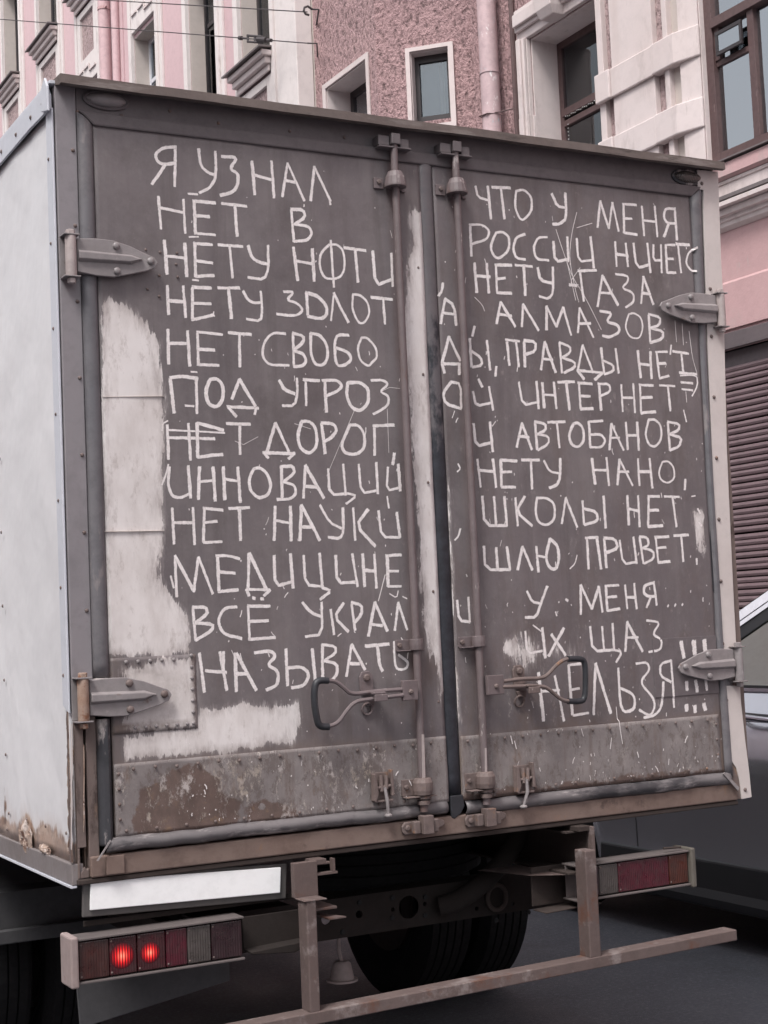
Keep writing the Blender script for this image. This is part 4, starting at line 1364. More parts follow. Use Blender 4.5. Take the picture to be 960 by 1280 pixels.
def smooth_line(p):
    if len(p) < 3:
        return p
    it = 2 if len(p) >= 5 else 1
    for _ in range(it):
        q = [p[0]]
        for i in range(len(p) - 1):
            a_, b_ = p[i], p[i + 1]
            k = 0.22
            if i > 0:
                q.append((a_[0] + (b_[0] - a_[0]) * k, a_[1] + (b_[1] - a_[1]) * k))
            if i < len(p) - 2:
                q.append((a_[0] + (b_[0] - a_[0]) * (1 - k), a_[1] + (b_[1] - a_[1]) * (1 - k)))
        q.append(p[-1])
        p = q
    return p


def stroke_gap(p, q):
    return min(min(seg_dist(c, q[i], q[i + 1]) for i in range(len(q) - 1)) for c in p)


def write_lines(lines, door):
    """each letter is a mesh of its own: brush strokes that touch belong to one letter"""
    pr = random.Random(21)
    for ln, ((org, sc), strokes) in enumerate(lines):
        items = []
        for s in strokes:
            wd = 0.0047
            if isinstance(s, tuple):
                wd, s = s
            wd *= pr.uniform(0.82, 1.12)
            if len(s) == 1:
                s = [s[0], (s[0][0] + 1, s[0][1] + 1)]
            items.append((wd, s))
        grp = list(range(len(items)))
        for i in range(len(items)):
            for j in range(i):
                if min(stroke_gap(items[i][1], items[j][1]), stroke_gap(items[j][1], items[i][1])) < 7.0:
                    gi, gj = grp[i], grp[j]
                    grp = [gj if g == gi else g for g in grp]
        for g in sorted(set(grp)):
            m = MB()
            for k, (wd, s) in enumerate(items):
                if grp[k] != g:
                    continue
                pts = smooth_line([rear(org[0] + x / sc, org[1] + y / sc, -0.008) for x, y in s])
                lay = -0.0004 - 0.00006 * (k % 7)
                def Y(x, z, lay=lay):
                    base = -0.006 + dent(x, z)
                    if 1.93 < x < 2.195 and 1.262 < z < 1.452:
                        base = -0.0093
                    if x > 2.197:
                        base = -0.0150
                    return base + lay
                m.ribbon(pts, wd, Y, ln * 3.1 + k)
            m.obj('letter', M['chalk'], door)


write_lines(LEFT, left_door)
write_lines(RIGHT, right_door)

# scratches and nicks on the doors
def scratches(door, x0, x1, n, seed, zlo=1.02, zhi=2.9, bias=2.0):
    rnd = random.Random(seed)
    m = MB()
    for k in range(n):
        x = rnd.uniform(x0, x1); z = zlo + (zhi - zlo) * rnd.random() ** bias
        a_ = rnd.gauss(PI / 2, 0.35); L = rnd.choice((0.002, 0.003, 0.003, 0.005, 0.008, 0.018)) * rnd.uniform(0.6, 1.4)
        p0 = (x, z); p1 = (x + L * math.cos(a_), z + L * math.sin(a_))
        kick = 0.0055 if z < 1.2 else 0.0
        m.ribbon([p0, ((p0[0] + p1[0]) / 2 + rnd.gauss(0, 0.001), (p0[1] + p1[1]) / 2), p1], rnd.uniform(0.0006, 0.0018),
                 lambda x_, z_, kick=kick: -0.0064 + dent(x_, z_) - kick - (0.0035 if kick else 0), seed + k)
    stuff(m.obj('scratches', M['chalk'], door))


scratches(left_door, 0.3, 1.09, 150, 3)
scratches(right_door, 1.2, 2.19, 230, 5)
# the long fine scratches in the middle of the right door
m = MB()
for s in (((495, 170), (478, 240), (470, 320), (490, 420), (500, 455)), ((428, 225), (452, 300), (480, 380), (520, 440), (575, 550)),
          ((495, 220), (545, 205)), ((460, 320), (470, 360), (492, 455)), ((505, 350), (470, 400), (500, 405)), ((815, 520), (820, 590)),
          ((838, 530), (842, 600)), ((860, 555), (870, 640), (885, 690)), ((165, 445), (190, 470), (197, 490))):
    m.ribbon(smooth_line([rear(530 + x / 2.5946, 200 + y / 2.5946, -0.008) for x, y in s]), 0.0011, lambda x, z: -0.0072 + dent(x, z), 4)
for s in (((625, 1240 - 660), (630, 640), (640, 700)), ((605, 680), (600, 716)), ((290, 690), (296, 716))):
    m.ribbon(smooth_line([rear(530 + x / 2.5946, 660 + y / 2.5946, -0.008) for x, y in s]), 0.0012, lambda x, z: -0.0150 + kamp(x, z) * 0.6 if z < 1.2 else -0.0072 + dent(x, z), 4)
stuff(m.obj('scratches', M['chalk'], right_door))
m = MB()
for s in (((840, 190), (870, 176), (905, 180)), ((862, 250), (868, 400)), ((750, 255), (655, 480)), ((545, 300), (600, 318)), ((420, 345), (370, 372), (340, 360))):
    m.ribbon([rear(170 + x / 2.743, 420 + y / 2.743 + (0), -0.008) for x, y in s], 0.0007, lambda x, z: -0.0070 + dent(x, z), 4)
stuff(m.obj('scratches', M['chalk'], left_door))


# ---- hinges
def hinge(xb, zc, sgn, mpin, mstrap='steel', L=0.25):
    """strap hinge: barrel at xb, strap running along sgn"""
    a = MB()
    prof = [(0.018, 0.050), (0.07, 0.054), (0.12, 0.053), (0.17, 0.040), (0.215, 0.022), (0.238, 0.014), (0.248, 0.0), (0.240, -0.016), (0.215, -0.026),
            (0.17, -0.038), (0.12, -0.050), (0.07, -0.049), (0.018, -0.042)]
    pl = [(xb + sgn * u * L / 0.25, zc + v) for u, v in prof]
    a.prism(pl, -0.030, -0.022)
    a.prism([(xb + sgn * u, zc + v) for u, v in ((0.02, 0.052), (0.105, 0.052), (0.105, -0.046), (0.02, -0.044))], -0.0215, -0.004)
    o = a.obj('hinge', M[mstrap], truck, 0.0022)
    rib = MB()
    y0 = -0.0305
    rp = [(0.02, 0.020), (0.17, 0.016), (0.205, 0.004), (0.17, -0.012), (0.02, -0.014)]
    lo = [(xb + sgn * u, y0, zc + v) for u, v in rp]
    hi = [(xb + sgn * (u * 0.97 + 0.001), y0 - 0.010, zc + v * 0.55 + 0.001) for u, v in rp]
    n = len(rp)
    rib.add(lo + hi, [tuple(range(n)), tuple(range(2 * n - 1, n - 1, -1))] + [(i, (i + 1) % n, (i + 1) % n + n, i + n) for i in range(n)])
    rib.obj('pressed_rib', M[mstrap], o, 0.002)
    pin = MB()
    pin.lathe([(0.0, -0.055), (0.015, -0.055), (0.0155, -0.05), (0.0155, 0.05), (0.015, 0.055), (0.0, 0.055)], (xb, -0.030, zc), 'z', 14)
    pin.lathe([(0, -0.076), (0.010, -0.076), (0.012, -0.074), (0.012, -0.062), (0, -0.062)], (xb, -0.030, zc), 'z', 6)
    pin.lathe([(0, 0.060), (0.013, 0.060), (0.013, 0.070), (0.010, 0.072), (0, 0.072)], (xb, -0.030, zc), 'z', 6)
    pin.obj('hinge_pin', M[mpin], o, smooth=True)
    br = MB()
    for s in (1, -1):
        br.box(xb - 0.022, xb + 0.022, -0.046, 0.0, zc + s * 0.0575 - 0.002, zc + s * 0.0575 + 0.002)
    br.box(xb - 0.024, xb + 0.024, -0.006, -0.003, zc - 0.0545, zc + 0.0545)
    br.obj('hinge_bracket', M[mstrap], o, 0.001)
    for u, v in ((0.128, 0.037), (0.128, -0.033), (0.226, 0.002)):
        bm_ = MB()
        c = (xb + sgn * u, -0.0302, zc + v)
        bm_.lathe([(0.0105, 0.0), (0.0105, -0.003), (0.009, -0.006), (0.005, -0.008), (0, -0.008)], c, 'y', 10)
        bm_.obj('bolt', M['rusty'] if mpin == 'rusty_pin' else M[mstrap], o, smooth=True)
    return o


hinge(0.024, 2.568, 1, 'pale_pin')
hinge(0.022, 1.374, 1, 'rusty_pin')
hinge(2.284, 2.552, -1, 'pale_pin', L=0.262)
hinge(2.268, 1.354, -1, 'steel', L=0.255)


# ---- locking bars
def lock_bar(x, name_z, tz, m='bar'):
    a = MB()
    a.tube([(x, -0.034, 0.985), (x, -0.034, 2.02), (x, -0.034, tz)], 0.0115, 12)
    o = a.obj('lock_bar', M[m], truck, smooth=True)
    # guides: saddle over the bar with a foot to the left
    for z, big, mm in ((2.872, 1, 'bar'), (1.474, 0, 'bar'), (1.058, 2, 'rusty')):
        g = MB()
        if big == 1:
            g.lathe([(0.014, 0.032), (0.022, 0.030), (0.030, 0.012), (0.034, -0.012), (0.034, -0.018), (0.014, -0.018)], (x, -0.034, z), 'z', 16)
            g.box(x - 0.062, x - 0.03, -0.014, -0.007, z - 0.020, z + 0.014)
            g.box(x + 0.03, x + 0.045, -0.016, -0.007, z - 0.024, z - 0.016)
        elif big == 0:
            g.box(x - 0.058, x + 0.036, -0.013, -0.007, z - 0.015, z + 0.016)
            g.lathe([(0.0140, -0.016), (0.0195, -0.016), (0.0205, 0.0), (0.0195, 0.017), (0.0140, 0.017)], (x, -0.034, z), 'z', 14)
            g.box(x - 0.058, x + 0.030, -0.034, -0.0135, z - 0.018, z - 0.0145)
        else:
            g.box(x - 0.060, x + 0.042, -0.016, -0.007, z - 0.026, z + 0.022)
            g.lathe([(0.0140, -0.024), (0.027, -0.024), (0.030, -0.010), (0.030, 0.012), (0.024, 0.024), (0.0140, 0.026)], (x, -0.034, z), 'z', 14)
            g.box(x - 0.060, x + 0.040, -0.048, -0.0165, z - 0.030, z - 0.0265)
        go = g.obj('bar_guide', M[mm], o, 0.0015)
        b2 = MB(); b2.lathe([(0.008, 0), (0.008, -0.004), (0.005, -0.006), (0, -0.006)], (x - 0.046, -0.0135 if big != 2 else -0.0165, z), 'y', 6)
        b2.obj('bolt', M['rusty'], o)
    # end cams and keepers
    t = MB(); t.box(x - 0.014, x + 0.016, -0.050, -0.016, 2.985, 3.018); t.obj('top_cam', M['header'], o, 0.002)
    t = MB()
    t.box(x - 0.055, x - 0.0175, -0.040, -0.001, 2.980, 3.010)
    t.box(x + 0.0195, x + 0.050, -0.040, -0.001, 2.978, 3.006)
    t.box(x - 0.055, x + 0.056, -0.045, -0.002, 2.973, 2.9785)
    t.obj('top_keeper', M['header'], o, 0.002)
    t = MB()
    t.lathe([(0.0128, 0.0), (0.019, 0.0), (0.019, 0.010), (0.0128, 0.012)], (x, -0.034, 1.006), 'z', 12)
    t.lathe([(0.0128, 0.0), (0.020, 0.001), (0.018, 0.008), (0.0128, 0.009)], (x, -0.034, 1.0225), 'z', 12)
    t.obj('collar', M['rusty'], o, smooth=True)
    t = MB(); t.box(x - 0.016, x + 0.018, -0.060, -0.024, 0.922, 0.975); t.obj('bottom_cam', M['rusty'], o, 0.002)
    t = MB()
    t.prism([(x - 0.068, 0.930), (x - 0.060, 0.921), (x + 0.045, 0.925), (x + 0.074, 0.938), (x + 0.076, 0.950), (x + 0.060, 0.958), (x - 0.060, 0.958), (x - 0.070, 0.945)],
            -0.0235, -0.0135)
    t.box(x + 0.022, x + 0.040, -0.050, -0.024, 0.925, 0.962)
    t.box(x - 0.040, x - 0.0185, -0.046, -0.024, 0.924, 0.960)
    ko = t.obj('bottom_keeper', M['rusty'], o, 0.003)
    b2 = MB(); b2.lathe([(0.0085, 0), (0.0085, -0.004), (0.005, -0.006), (0, -0.006)], (x - 0.052, -0.024, 0.941), 'y', 10)
    b2.obj('bolt', M['rusty'], o)
    return o


lb = lock_bar(1.0365, 0, 2.99)
rb = lock_bar(1.2530, 0, 2.99)
# bare streaks on the bars
for o_, pts in ((lb, [(527, 918), (530, 918), (532, 985), (528, 985)]), (rb, [(606, 935), (608, 935), (609, 975), (606, 975)])):
    q = P(*pts, Y=-0.046)
    MB().prism(q, -0.0468, -0.0455).obj('bare_streak', M['pale_pin'], o_)


def D3(pts, org, sc, Y):
    return [(*[rear(org[0] + x / sc, org[1] + y / sc, Y)[i] for i in (0,)], Y, rear(org[0] + x / sc, org[1] + y / sc, Y)[1]) for x, y in pts]


def handle(org, sc, upper, lower, grip, plate, bolt, ring, catch, px_dark):
    Y = -0.058
    a = MB()
    a.tube(smooth3(D3(upper, org, sc, Y)), 0.0062, 8)
    a.tube(smooth3(D3(lower, org, sc, Y - 0.004)), 0.0062, 8)
    o = a.obj('lock_handle', M['bar'] if not px_dark else M['rusty'], truck, smooth=True)
    g = MB(); g.tube(smooth3(D3(grip, org, sc, Y - 0.002)), 0.0100 if not px_dark else 0.0095, 10)
    g.obj('grip', M['black'], o, smooth=True)
    (x0, z0), (x1, z1) = [rear(org[0] + x / sc, org[1] + y / sc, Y) for x, y in plate]
    p = MB(); p.box(x0, x1, -0.066, -0.052, z0, z1); p.obj('handle_plate', M['bar'], o, 0.002)
    cx, cz = rear(org[0] + (plate[0][0] + plate[1][0]) / 2 / sc, org[1] + (plate[0][1] + plate[1][1]) / 2 / sc, Y)
    b2 = MB(); b2.lathe([(0.0075, 0), (0.0075, -0.003), (0.004, -0.006), (0, -0.006)], (cx, -0.0663, cz - 0.004), 'y', 10)
    b2.obj('bolt', M['rusty'], o)
    bx, bz = rear(org[0] + bolt[0] / sc, org[1] + bolt[1] / sc, -0.03)
    c = MB()
    c.prism([(bx - 0.020, bz - 0.045), (bx - 0.022, bz + 0.002), (bx - 0.014, bz + 0.017), (bx + 0.010, bz + 0.019), (bx + 0.021, bz + 0.006), (bx + 0.022, bz - 0.04)], -0.016, -0.008)
    c.box(bx - 0.012, bx + 0.030, -0.078, -0.0165, bz - 0.0475, bz - 0.041)
    c.box(bx - 0.008, bx + 0.034, -0.080, -0.072, bz - 0.068, bz - 0.048)
    c.prism([(bx - 0.012, bz - 0.062), (bx + 0.026, bz - 0.062), (bx + 0.022, bz - 0.082), (bx - 0.004, bz - 0.084)], -0.016, -0.008)
    co_ = c.obj('handle_catch', M['rusty'] if px_dark else M['bar'], o, 0.002)
    b2 = MB(); b2.lathe([(0.011, 0), (0.011, -0.004), (0.007, -0.007), (0, -0.007)], (bx, -0.0162, bz), 'y', 10)
    b2.obj('bolt', M['rusty'], o)
    rx, rz = rear(org[0] + ring[0] / sc, org[1] + ring[1] / sc, -0.03)
    b3 = MB(); b3.tube([(rx + 0.017 * math.cos(t), -0.016 - 0.004 * math.sin(t), rz + 0.017 * math.sin(t)) for t in [2 * PI * k / 18 for k in range(19)]], 0.0032, 6, False)
    b3.obj('catch_ring', M['rusty'] if px_dark else M['bar'], o, smooth=True)
    return o


def smooth3(p):
    for _ in range(2):
        q = [p[0]]
        for i in range(len(p) - 1):
            a_, b_ = Vector(p[i]), Vector(p[i + 1])
            q += [tuple(a_.lerp(b_, 0.25)), tuple(a_.lerp(b_, 0.75))]
        q.append(p[-1])
        p = q
    return p


handle((360, 820), 4.8, [(690, 200), (500, 215), (380, 232), (340, 195), (285, 150), (225, 148)], [(690, 235), (470, 262), (400, 275), (350, 330), (300, 405), (235, 425)],
       [(240, 148), (190, 145), (162, 165), (155, 260), (172, 380), (190, 425), (245, 425)], [(680, 148), (775, 262)], (484, 130), (490, 318), None, False)
handle((560, 780), 4.8, [(325, 345), (450, 328), (560, 328), (605, 300), (650, 245), (700, 212), (745, 208)], [(325, 378), (560, 370), (605, 390), (650, 430), (690, 460), (745, 464)],
       [(720, 210), (795, 208), (822, 225), (826, 330), (822, 450), (790, 466), (720, 463)], [(228, 310), (332, 420)], (441, 282), (445, 465), None, True)

# small over-centre latches near the bottom
def latch(px, py, pin_x, pin_y, tilt):
    x, z = rear(px, py, -0.02)
    a = MB()
    a.box(x - 0.030, x + 0.030, -0.018, -0.010, z - 0.045, z + 0.038)
    a.prism([(x - 0.032, z + 0.036), (x - 0.026, z + 0.036), (x - 0.020, z - 0.02), (x - 0.030, z - 0.046), (x - 0.036, z - 0.04)], -0.040, -0.0185)
    a.prism([(x + 0.022, z + 0.045), (x + 0.030, z + 0.045), (x + 0.032, z - 0.03), (x + 0.024, z - 0.03)], -0.040, -0.0185)
    a.box(x - 0.030, x + 0.03, -0.034, -0.0185, z - 0.046, z - 0.040)
    o = a.obj('drop_latch', M['rusty'], truck, 0.0015)
    k = MB()
    k.tube([(x - 0.006, -0.030, z + 0.030), (x - 0.007, -0.032, z - 0.015)], 0.0065, 8)
    k.tube([(x + 0.012, -0.030, z + 0.030), (x + 0.008, -0.032, z - 0.010)], 0.0065, 8)
    k.tube([(x - 0.020, -0.032, z - 0.005), (x + 0.022, -0.032, z - 0.001)], 0.005, 8)
    k.obj('latch_jaw', M['rusty'], o, smooth=True)
    px_, pz_ = rear(pin_x, pin_y, -0.04)
    k = MB(); k.tube([(x + 0.002, -0.036, z - 0.004), (x + tilt * 0.5, -0.040, (z + pz_) / 2), (px_, -0.038, pz_)], [0.0045, 0.0055, 0.004], 8)
    k.lathe([(0, -0.004), (0.011, -0.004), (0.012, 0.0), (0.008, 0.004), (0, 0.005)], (px_, -0.038, pz_), 'z', 10)
    k.obj('latch_pin', M['steel'], o, smooth=True)


latch(477, 982, 486, 1019, 0.012)
latch(654, 972, 655, 1008, 0.0)

# ---- number plate and its carrier
q = P((104.5, 1097), (104, 1145), (355, 1121), (356, 1080), Y=0.0)
MB().prism(P((103, 1096), (102.5, 1147), (357, 1123), (358, 1079), Y=0.01), 0.006, 0.016).obj('plate_carrier', M['plateframe'], truck, 0.003)
MB().prism(P((113, 1101), (112.5, 1138), (350, 1116), (351, 1084), Y=0.0), -0.002, 0.0055).obj('number_plate', M['plate'], truck, 0.002)

# ---- tail lamps
def lamp(x0, x1, z0, z1, yf, segs, caps, housing_m):
    """open channel with a row of lenses; segs: (x0,x1,material)"""
    a = MB()
    a.box(x0, x1, yf - 0.004, yf + 0.075, z1, z1 + 0.006)
    a.box(x0, x1, yf - 0.004, yf + 0.075, z0 - 0.006, z0)
    a.box(x0, x1, yf + 0.055, yf + 0.06, z0 + 0.0003, z1 - 0.0003)
    o = a.obj('tail_lamp', M[housing_m], truck, 0.0015)
    for sx0, sx1, mm in segs:
        MB().box(sx0 + 0.001, sx1 - 0.001, yf + 0.003, yf + 0.050, z0 + 0.004, z1 - 0.004).obj('lens', M[mm], o, 0.003)
    for (sx0, sx1, mm) in segs:
        b2 = MB()
        for zz in (z0 + 0.012, z1 - 0.012):
            b2.rivet((sx0 + 0.006, yf + 0.0028, zz), (0, -1, 0), 0.0032, 0.002)
        stuff(b2.obj('lens_screws', M['rusty'], o))
    for cx0, cx1, mm in caps:
        MB().box(cx0, cx1, yf - 0.012, yf + 0.085, z0 - 0.013, z1 + 0.013).obj('end_cap', M[mm], o, 0.005)
    return o


def XZ(px, py, Y=-0.04):
    return rear(px, py, Y)


xs = [XZ(p, 1190)[0] for p in (99, 137, 172, 208, 235, 265, 304)]
tl = lamp(xs[0] - 0.004, xs[-1] + 0.004, 0.647, 0.752, -0.04,
          [(xs[0], xs[1], 'lens_orange'), (xs[1], xs[2], 'lens_red'), (xs[2], xs[3], 'lens_red'), (xs[3], xs[4], 'lens_bright'), (xs[4], xs[5], 'lens_clear'), (xs[5], xs[6], 'lens_dark')],
          [(xs[0] - 0.026, xs[0] - 0.0045, 'cap')], 'housing')
for px, py, rr in ((153, 1195, 0.034), (188, 1191, 0.028)):
    cx, cz = XZ(px, py)
    vs, fs = [(cx, -0.0385, cz)], []
    N, K = 24, 6
    for k in range(1, K + 1):
        for i in range(N):
            t = 2 * PI * i / N
            vs.append((cx + rr * k / K * math.cos(t), -0.0385 + 0.0012 * (k / K) ** 2, cz + rr * k / K * math.sin(t)))
    fs += [(0, 1 + i, 1 + (i + 1) % N) for i in range(N)]
    for k in range(K - 1):
        fs += [(1 + k * N + i, 1 + k * N + (i + 1) % N, 1 + (k + 1) * N + (i + 1) % N, 1 + (k + 1) * N + i) for i in range(N)]
    me = bpy.data.meshes.new('lit_bulb')
    me.from_pydata(vs, [], fs)
    at = me.attributes.new('glow', 'FLOAT', 'POINT')
    at.data.foreach_set('value', [max(0.0, 1 - math.hypot(v[0] - cx, v[2] - cz) / rr) for v in vs])
    link('lit_bulb', me, M['glow'], tl)
xr = [XZ(p, 1095)[0] for p in (752, 776, 808, 840, 864)]
lamp(xr[0] - 0.09, xr[-1] + 0.003, 0.662, 0.762, -0.03,
     [(xr[0] - 0.022, xr[0], 'lens_dark'), (xr[0], xr[1], 'lens_clear'), (xr[1], xr[3], 'lens_bright'), (xr[3], xr[4], 'lens_orange2')],
     [(xr[-1] + 0.0035, xr[-1] + 0.022, 'cap2')], 'housing')
MB().tube([(xr[-1] - 0.09, -0.02, 0.782), (xr[-1] - 0.02, -0.02, 0.779)], 0.004, 6).obj('lamp_stay', M['chassis2'], truck)

# lamp bracket bars running inwards to the chassis
a = MB()
a.box(0.47, 0.66, 0.012, 0.018, 0.655, 0.745)
a.prism([(0.47, 0.652), (0.60, 0.640), (0.66, 0.660), (0.66, 0.667), (0.47, 0.659)], -0.045, 0.012)
a.box(0.02, 0.66, 0.02, 0.026, 0.775, 0.79)
a.obj('lamp_bracket', M['chassis'], truck, 0.002)
a = MB()
a.box(1.47, 1.66, 0.075, 0.08, 0.640, 0.76)
a.prism([(1.47, 0.628), (1.68, 0.634), (1.68, 0.639), (1.47, 0.633)], 0.0, 0.0745)
a.obj('lamp_bracket', M['chassis2'], truck, 0.002)

# ---- underrun bar with its uprights
YF = -0.125
bx1, bz1 = rear(921, 1162, YF)
bz0 = bz1 - 0.034
def bar_z(x):
    return bz1 - 0.0175 * (bx1 - x)


bar = MB(); bar.prism([(0.22, bar_z(0.22) - 0.034), (bx1, bz0), (bx1, bz1), (0.22, bar_z(0.22))], YF, YF + 0.062)
bar.obj('underrun_bar', M['bumper'], truck, 0.003)
for pxa, pxb, ztop in ((384.5, 397.5, 0.792), (737, 751, rear(747, 1062, YF)[1])):
    xa, xb_ = rear(pxa, 1180, YF + 0.004)[0], rear(pxb, 1180, YF + 0.004)[0]
    a = MB(); a.box(xa, xb_, YF + 0.003, YF + 0.060, bar_z(xb_) - 0.003, ztop)
    a.obj('bar_upright', M['bumper'], truck, 0.004)
# chassis rails (C sections)
for x, s in ((0.660, 1), (1.618, -1)):
    a = MB()
    a.box(x, x + s * 0.006, -0.035, 3.6, 0.742, 0.872)
    a.box(x + s * 0.0065, x + s * 0.075, -0.02, 3.6, 0.866, 0.872)
    a.box(x + s * 0.0065, x + s * 0.080, -0.035, 3.6, 0.742, 0.749)
    a.box(x, x + s * 0.045, -0.05, 0.25, 0.8725, 0.887)
    a.obj('chassis_rail', M['bumper'] if s == 1 else M['chassis2'], truck, 0.001)
(xa, za), (xb_, zb_) = rear(365, 1066, -0.055), rear(397, 1119, -0.055)
a = MB(); a.box(xa, xb_, -0.061, -0.040, zb_, 0.886)
a.box(xa, xb_ - 0.004, -0.125, -0.0615, zb_ - 0.002, zb_ + 0.002)
a.obj('rail_end_plate', M['bumper'], truck, 0.002)
a = MB(); a.prism([(0.700, -0.06), (0.755, -0.06), (0.700, 0.08)], 0.718, 0.722, 'z'); a.obj('gusset', M['bumper'], truck)
a = MB(); a.box(0.6665, 0.735, -0.058, -0.036, 0.844, 0.850); a.box(0.722, 0.728, -0.058, -0.036, 0.8505, 0.886); a.obj('gusset', M['bumper'], truck)
a = MB()
fl = [(1.38, 0.25), (1.45, 0.05), (1.60, -0.06), (1.6115, -0.06), (1.6115, 0.25)]
a.prism(fl, 0.741, 0.7415, 'z'); a.obj('gusset', M['bumper'], truck)
a = MB(); a.box(1.6125, 1.6235, -0.062, -0.037, 0.744, 0.886); a.obj('rail_end_plate', M['bumper'], truck, 0.002)

# crossmember with punched holes (holes as dark recessed rings)
def punched(x0, x1, z0, z1, y0, y1, holes, name, mat):
    """plate built as a fan of quads round real round holes, one hole per cell"""
    cells = sorted(holes)
    edges = [x0] + [(cells[i][0] + cells[i + 1][0]) / 2 for i in range(len(cells) - 1)] + [x1]
    m = MB()
    N = 24
    for (hx, hz, hr), a_, b_ in zip(cells, edges[:-1], edges[1:]):
        hole = [(hx + hr * math.cos(2 * PI * k / N), hz + hr * math.sin(2 * PI * k / N)) for k in range(N)]
        outer = []
        for k in range(N):
            t = 2 * PI * k / N
            c, s = math.cos(t), math.sin(t)
            ts = []
            if abs(c) > 1e-9: ts.append(((b_ if c > 0 else a_) - hx) / c)
            if abs(s) > 1e-9: ts.append(((z1 if s > 0 else z0) - hz) / s)
            tt = min(ts)
            outer.append((hx + c * tt, hz + s * tt))
        corners = [(a_, z0), (b_, z0), (b_, z1), (a_, z1)]
        for y in (y0, y1):
            vs = [(p[0], y, p[1]) for p in hole] + [(p[0], y, p[1]) for p in outer]
            fs = [(k, (k + 1) % N, N + (k + 1) % N, N + k) for k in range(N)]
            for cx, cz in corners:
                ang = math.atan2(cz - hz, cx - hx) % (2 * PI)
                k = int(ang / (2 * PI / N))
                vs.append((cx, y, cz))
                fs.append((N + k, N + (k + 1) % N, len(vs) - 1))
            m.add(vs, fs)
        vs = [(p[0], y0, p[1]) for p in hole] + [(p[0], y1, p[1]) for p in hole]
        m.add(vs, [(k, (k + 1) % N, N + (k + 1) % N, N + k) for k in range(N)])
    m.add([(x0, y0, z0), (x1, y0, z0), (x1, y1, z0), (x0, y1, z0)], [(0, 1, 2, 3)])
    m.add([(x0, y0, z1), (x1, y0, z1), (x1, y1, z1), (x0, y1, z1)], [(0, 1, 2, 3)])
    return m.obj(name, mat, truck)


yc = 0.35
hl = []
for px, py, rr in ((408, 1149, 0.017), (449, 1143, 0.012), (491, 1137, 0.007), (511, 1134, 0.036), (531, 1130, 0.007), (560, 1140, 0.004), (596, 1136, 0.007), (641, 1130, 0.007)):
    x, z = rear(px, py, yc)
    hl.append((x, z, rr))
punched(0.45, 2.05, 0.572, 0.695, yc, yc + 0.008, hl, 'crossmember', M['chassis'])
MB().box(0.45, 2.05, yc + 0.0085, yc + 0.09, 0.689, 0.695).obj('crossmember_flange', M['chassis'], truck)
MB().box(0.45, 2.05, yc - 0.001 + 0.0095, yc + 0.08, 0.572, 0.578).obj('crossmember_flange', M['chassis'], truck)
m = MB()
for px, py in ((449, 1128), (428, 1165), (560, 1118), (620, 1150), (490, 1122), (490, 1147), (531, 1121), (531, 1144), (660, 1140), (380, 1160)):
    x, z = rear(px, py, yc)
    m.lathe([(0.008, 0), (0.008, -0.006), (0, -0.006)], (x, yc - 0.0002, z), 'y', 6)
stuff(m.obj('crossmember_bolts', M['dark'], truck))
# spare wheel lying under the deck
def tyre(c, R, wd, ax, parent, name='tyre', ribs=5):
    prof = []
    hw = wd / 2
    prof += [(R * 0.58, -hw * 0.72), (R * 0.72, -hw * 0.98), (R * 0.88, -hw), (R * 0.965, -hw * 0.86)]
    for i in range(ribs):
        u0 = -0.80 + 1.6 * i / ribs; u1 = -0.80 + 1.6 * (i + 0.78) / ribs; u2 = -0.80 + 1.6 * (i + 1) / ribs
        prof += [(R, hw * u0), (R, hw * u1), (R * 0.972, hw * (u1 + 0.02)), (R * 0.972, hw * (u2 - 0.02))]
    prof += [(R * 0.965, hw * 0.86), (R * 0.88, hw), (R * 0.72, hw * 0.98), (R * 0.58, hw * 0.72), (R * 0.56, 0)]
    m_ = MB(); m_.lathe(prof, c, ax, 48, True)
    return m_.obj(name, M['tyre'], parent)


sp = MB(); sp.lathe([(0, 0.0), (0.07, 0.0), (0.12, 0.03), (0.24, 0.03), (0.26, -0.08), (0.26, 0.10)], (1.30, 0.92, 0.775), 'z', 32)
spo = sp.obj('spare_wheel', M['chassis2'], truck, smooth=True)
tyre((1.30, 0.92, 0.775), 0.43, 0.22, 'z', spo)
# exhaust / filler pipe and ring
m = MB()
x1_, z1_ = rear(650, 1050, 0.3); x2_, z2_ = rear(612, 1095, 0.3); x3_, z3_ = rear(572, 1128, 0.3)
m.tube(smooth3([(x1_ + 0.02, 0.31, z1_ + 0.10), (x1_, 0.31, z1_), (x2_, 0.29, z2_), (x3_, 0.30, z3_), (x3_ - 0.05, 0.33, z3_ - 0.01)]), 0.032, 14)
m.obj('exhaust_pipe', M['chassis'], truck, smooth=True)
m = MB()
x, z = rear(622, 1122, 0.33)
m.tube([(x + 0.036 * math.cos(t), 0.335, z + 0.040 * math.sin(t)) for t in [2 * PI * k / 20 for k in range(21)]], 0.008, 6, False)
m.obj('tow_ring', M['chassis2'], truck, smooth=True)
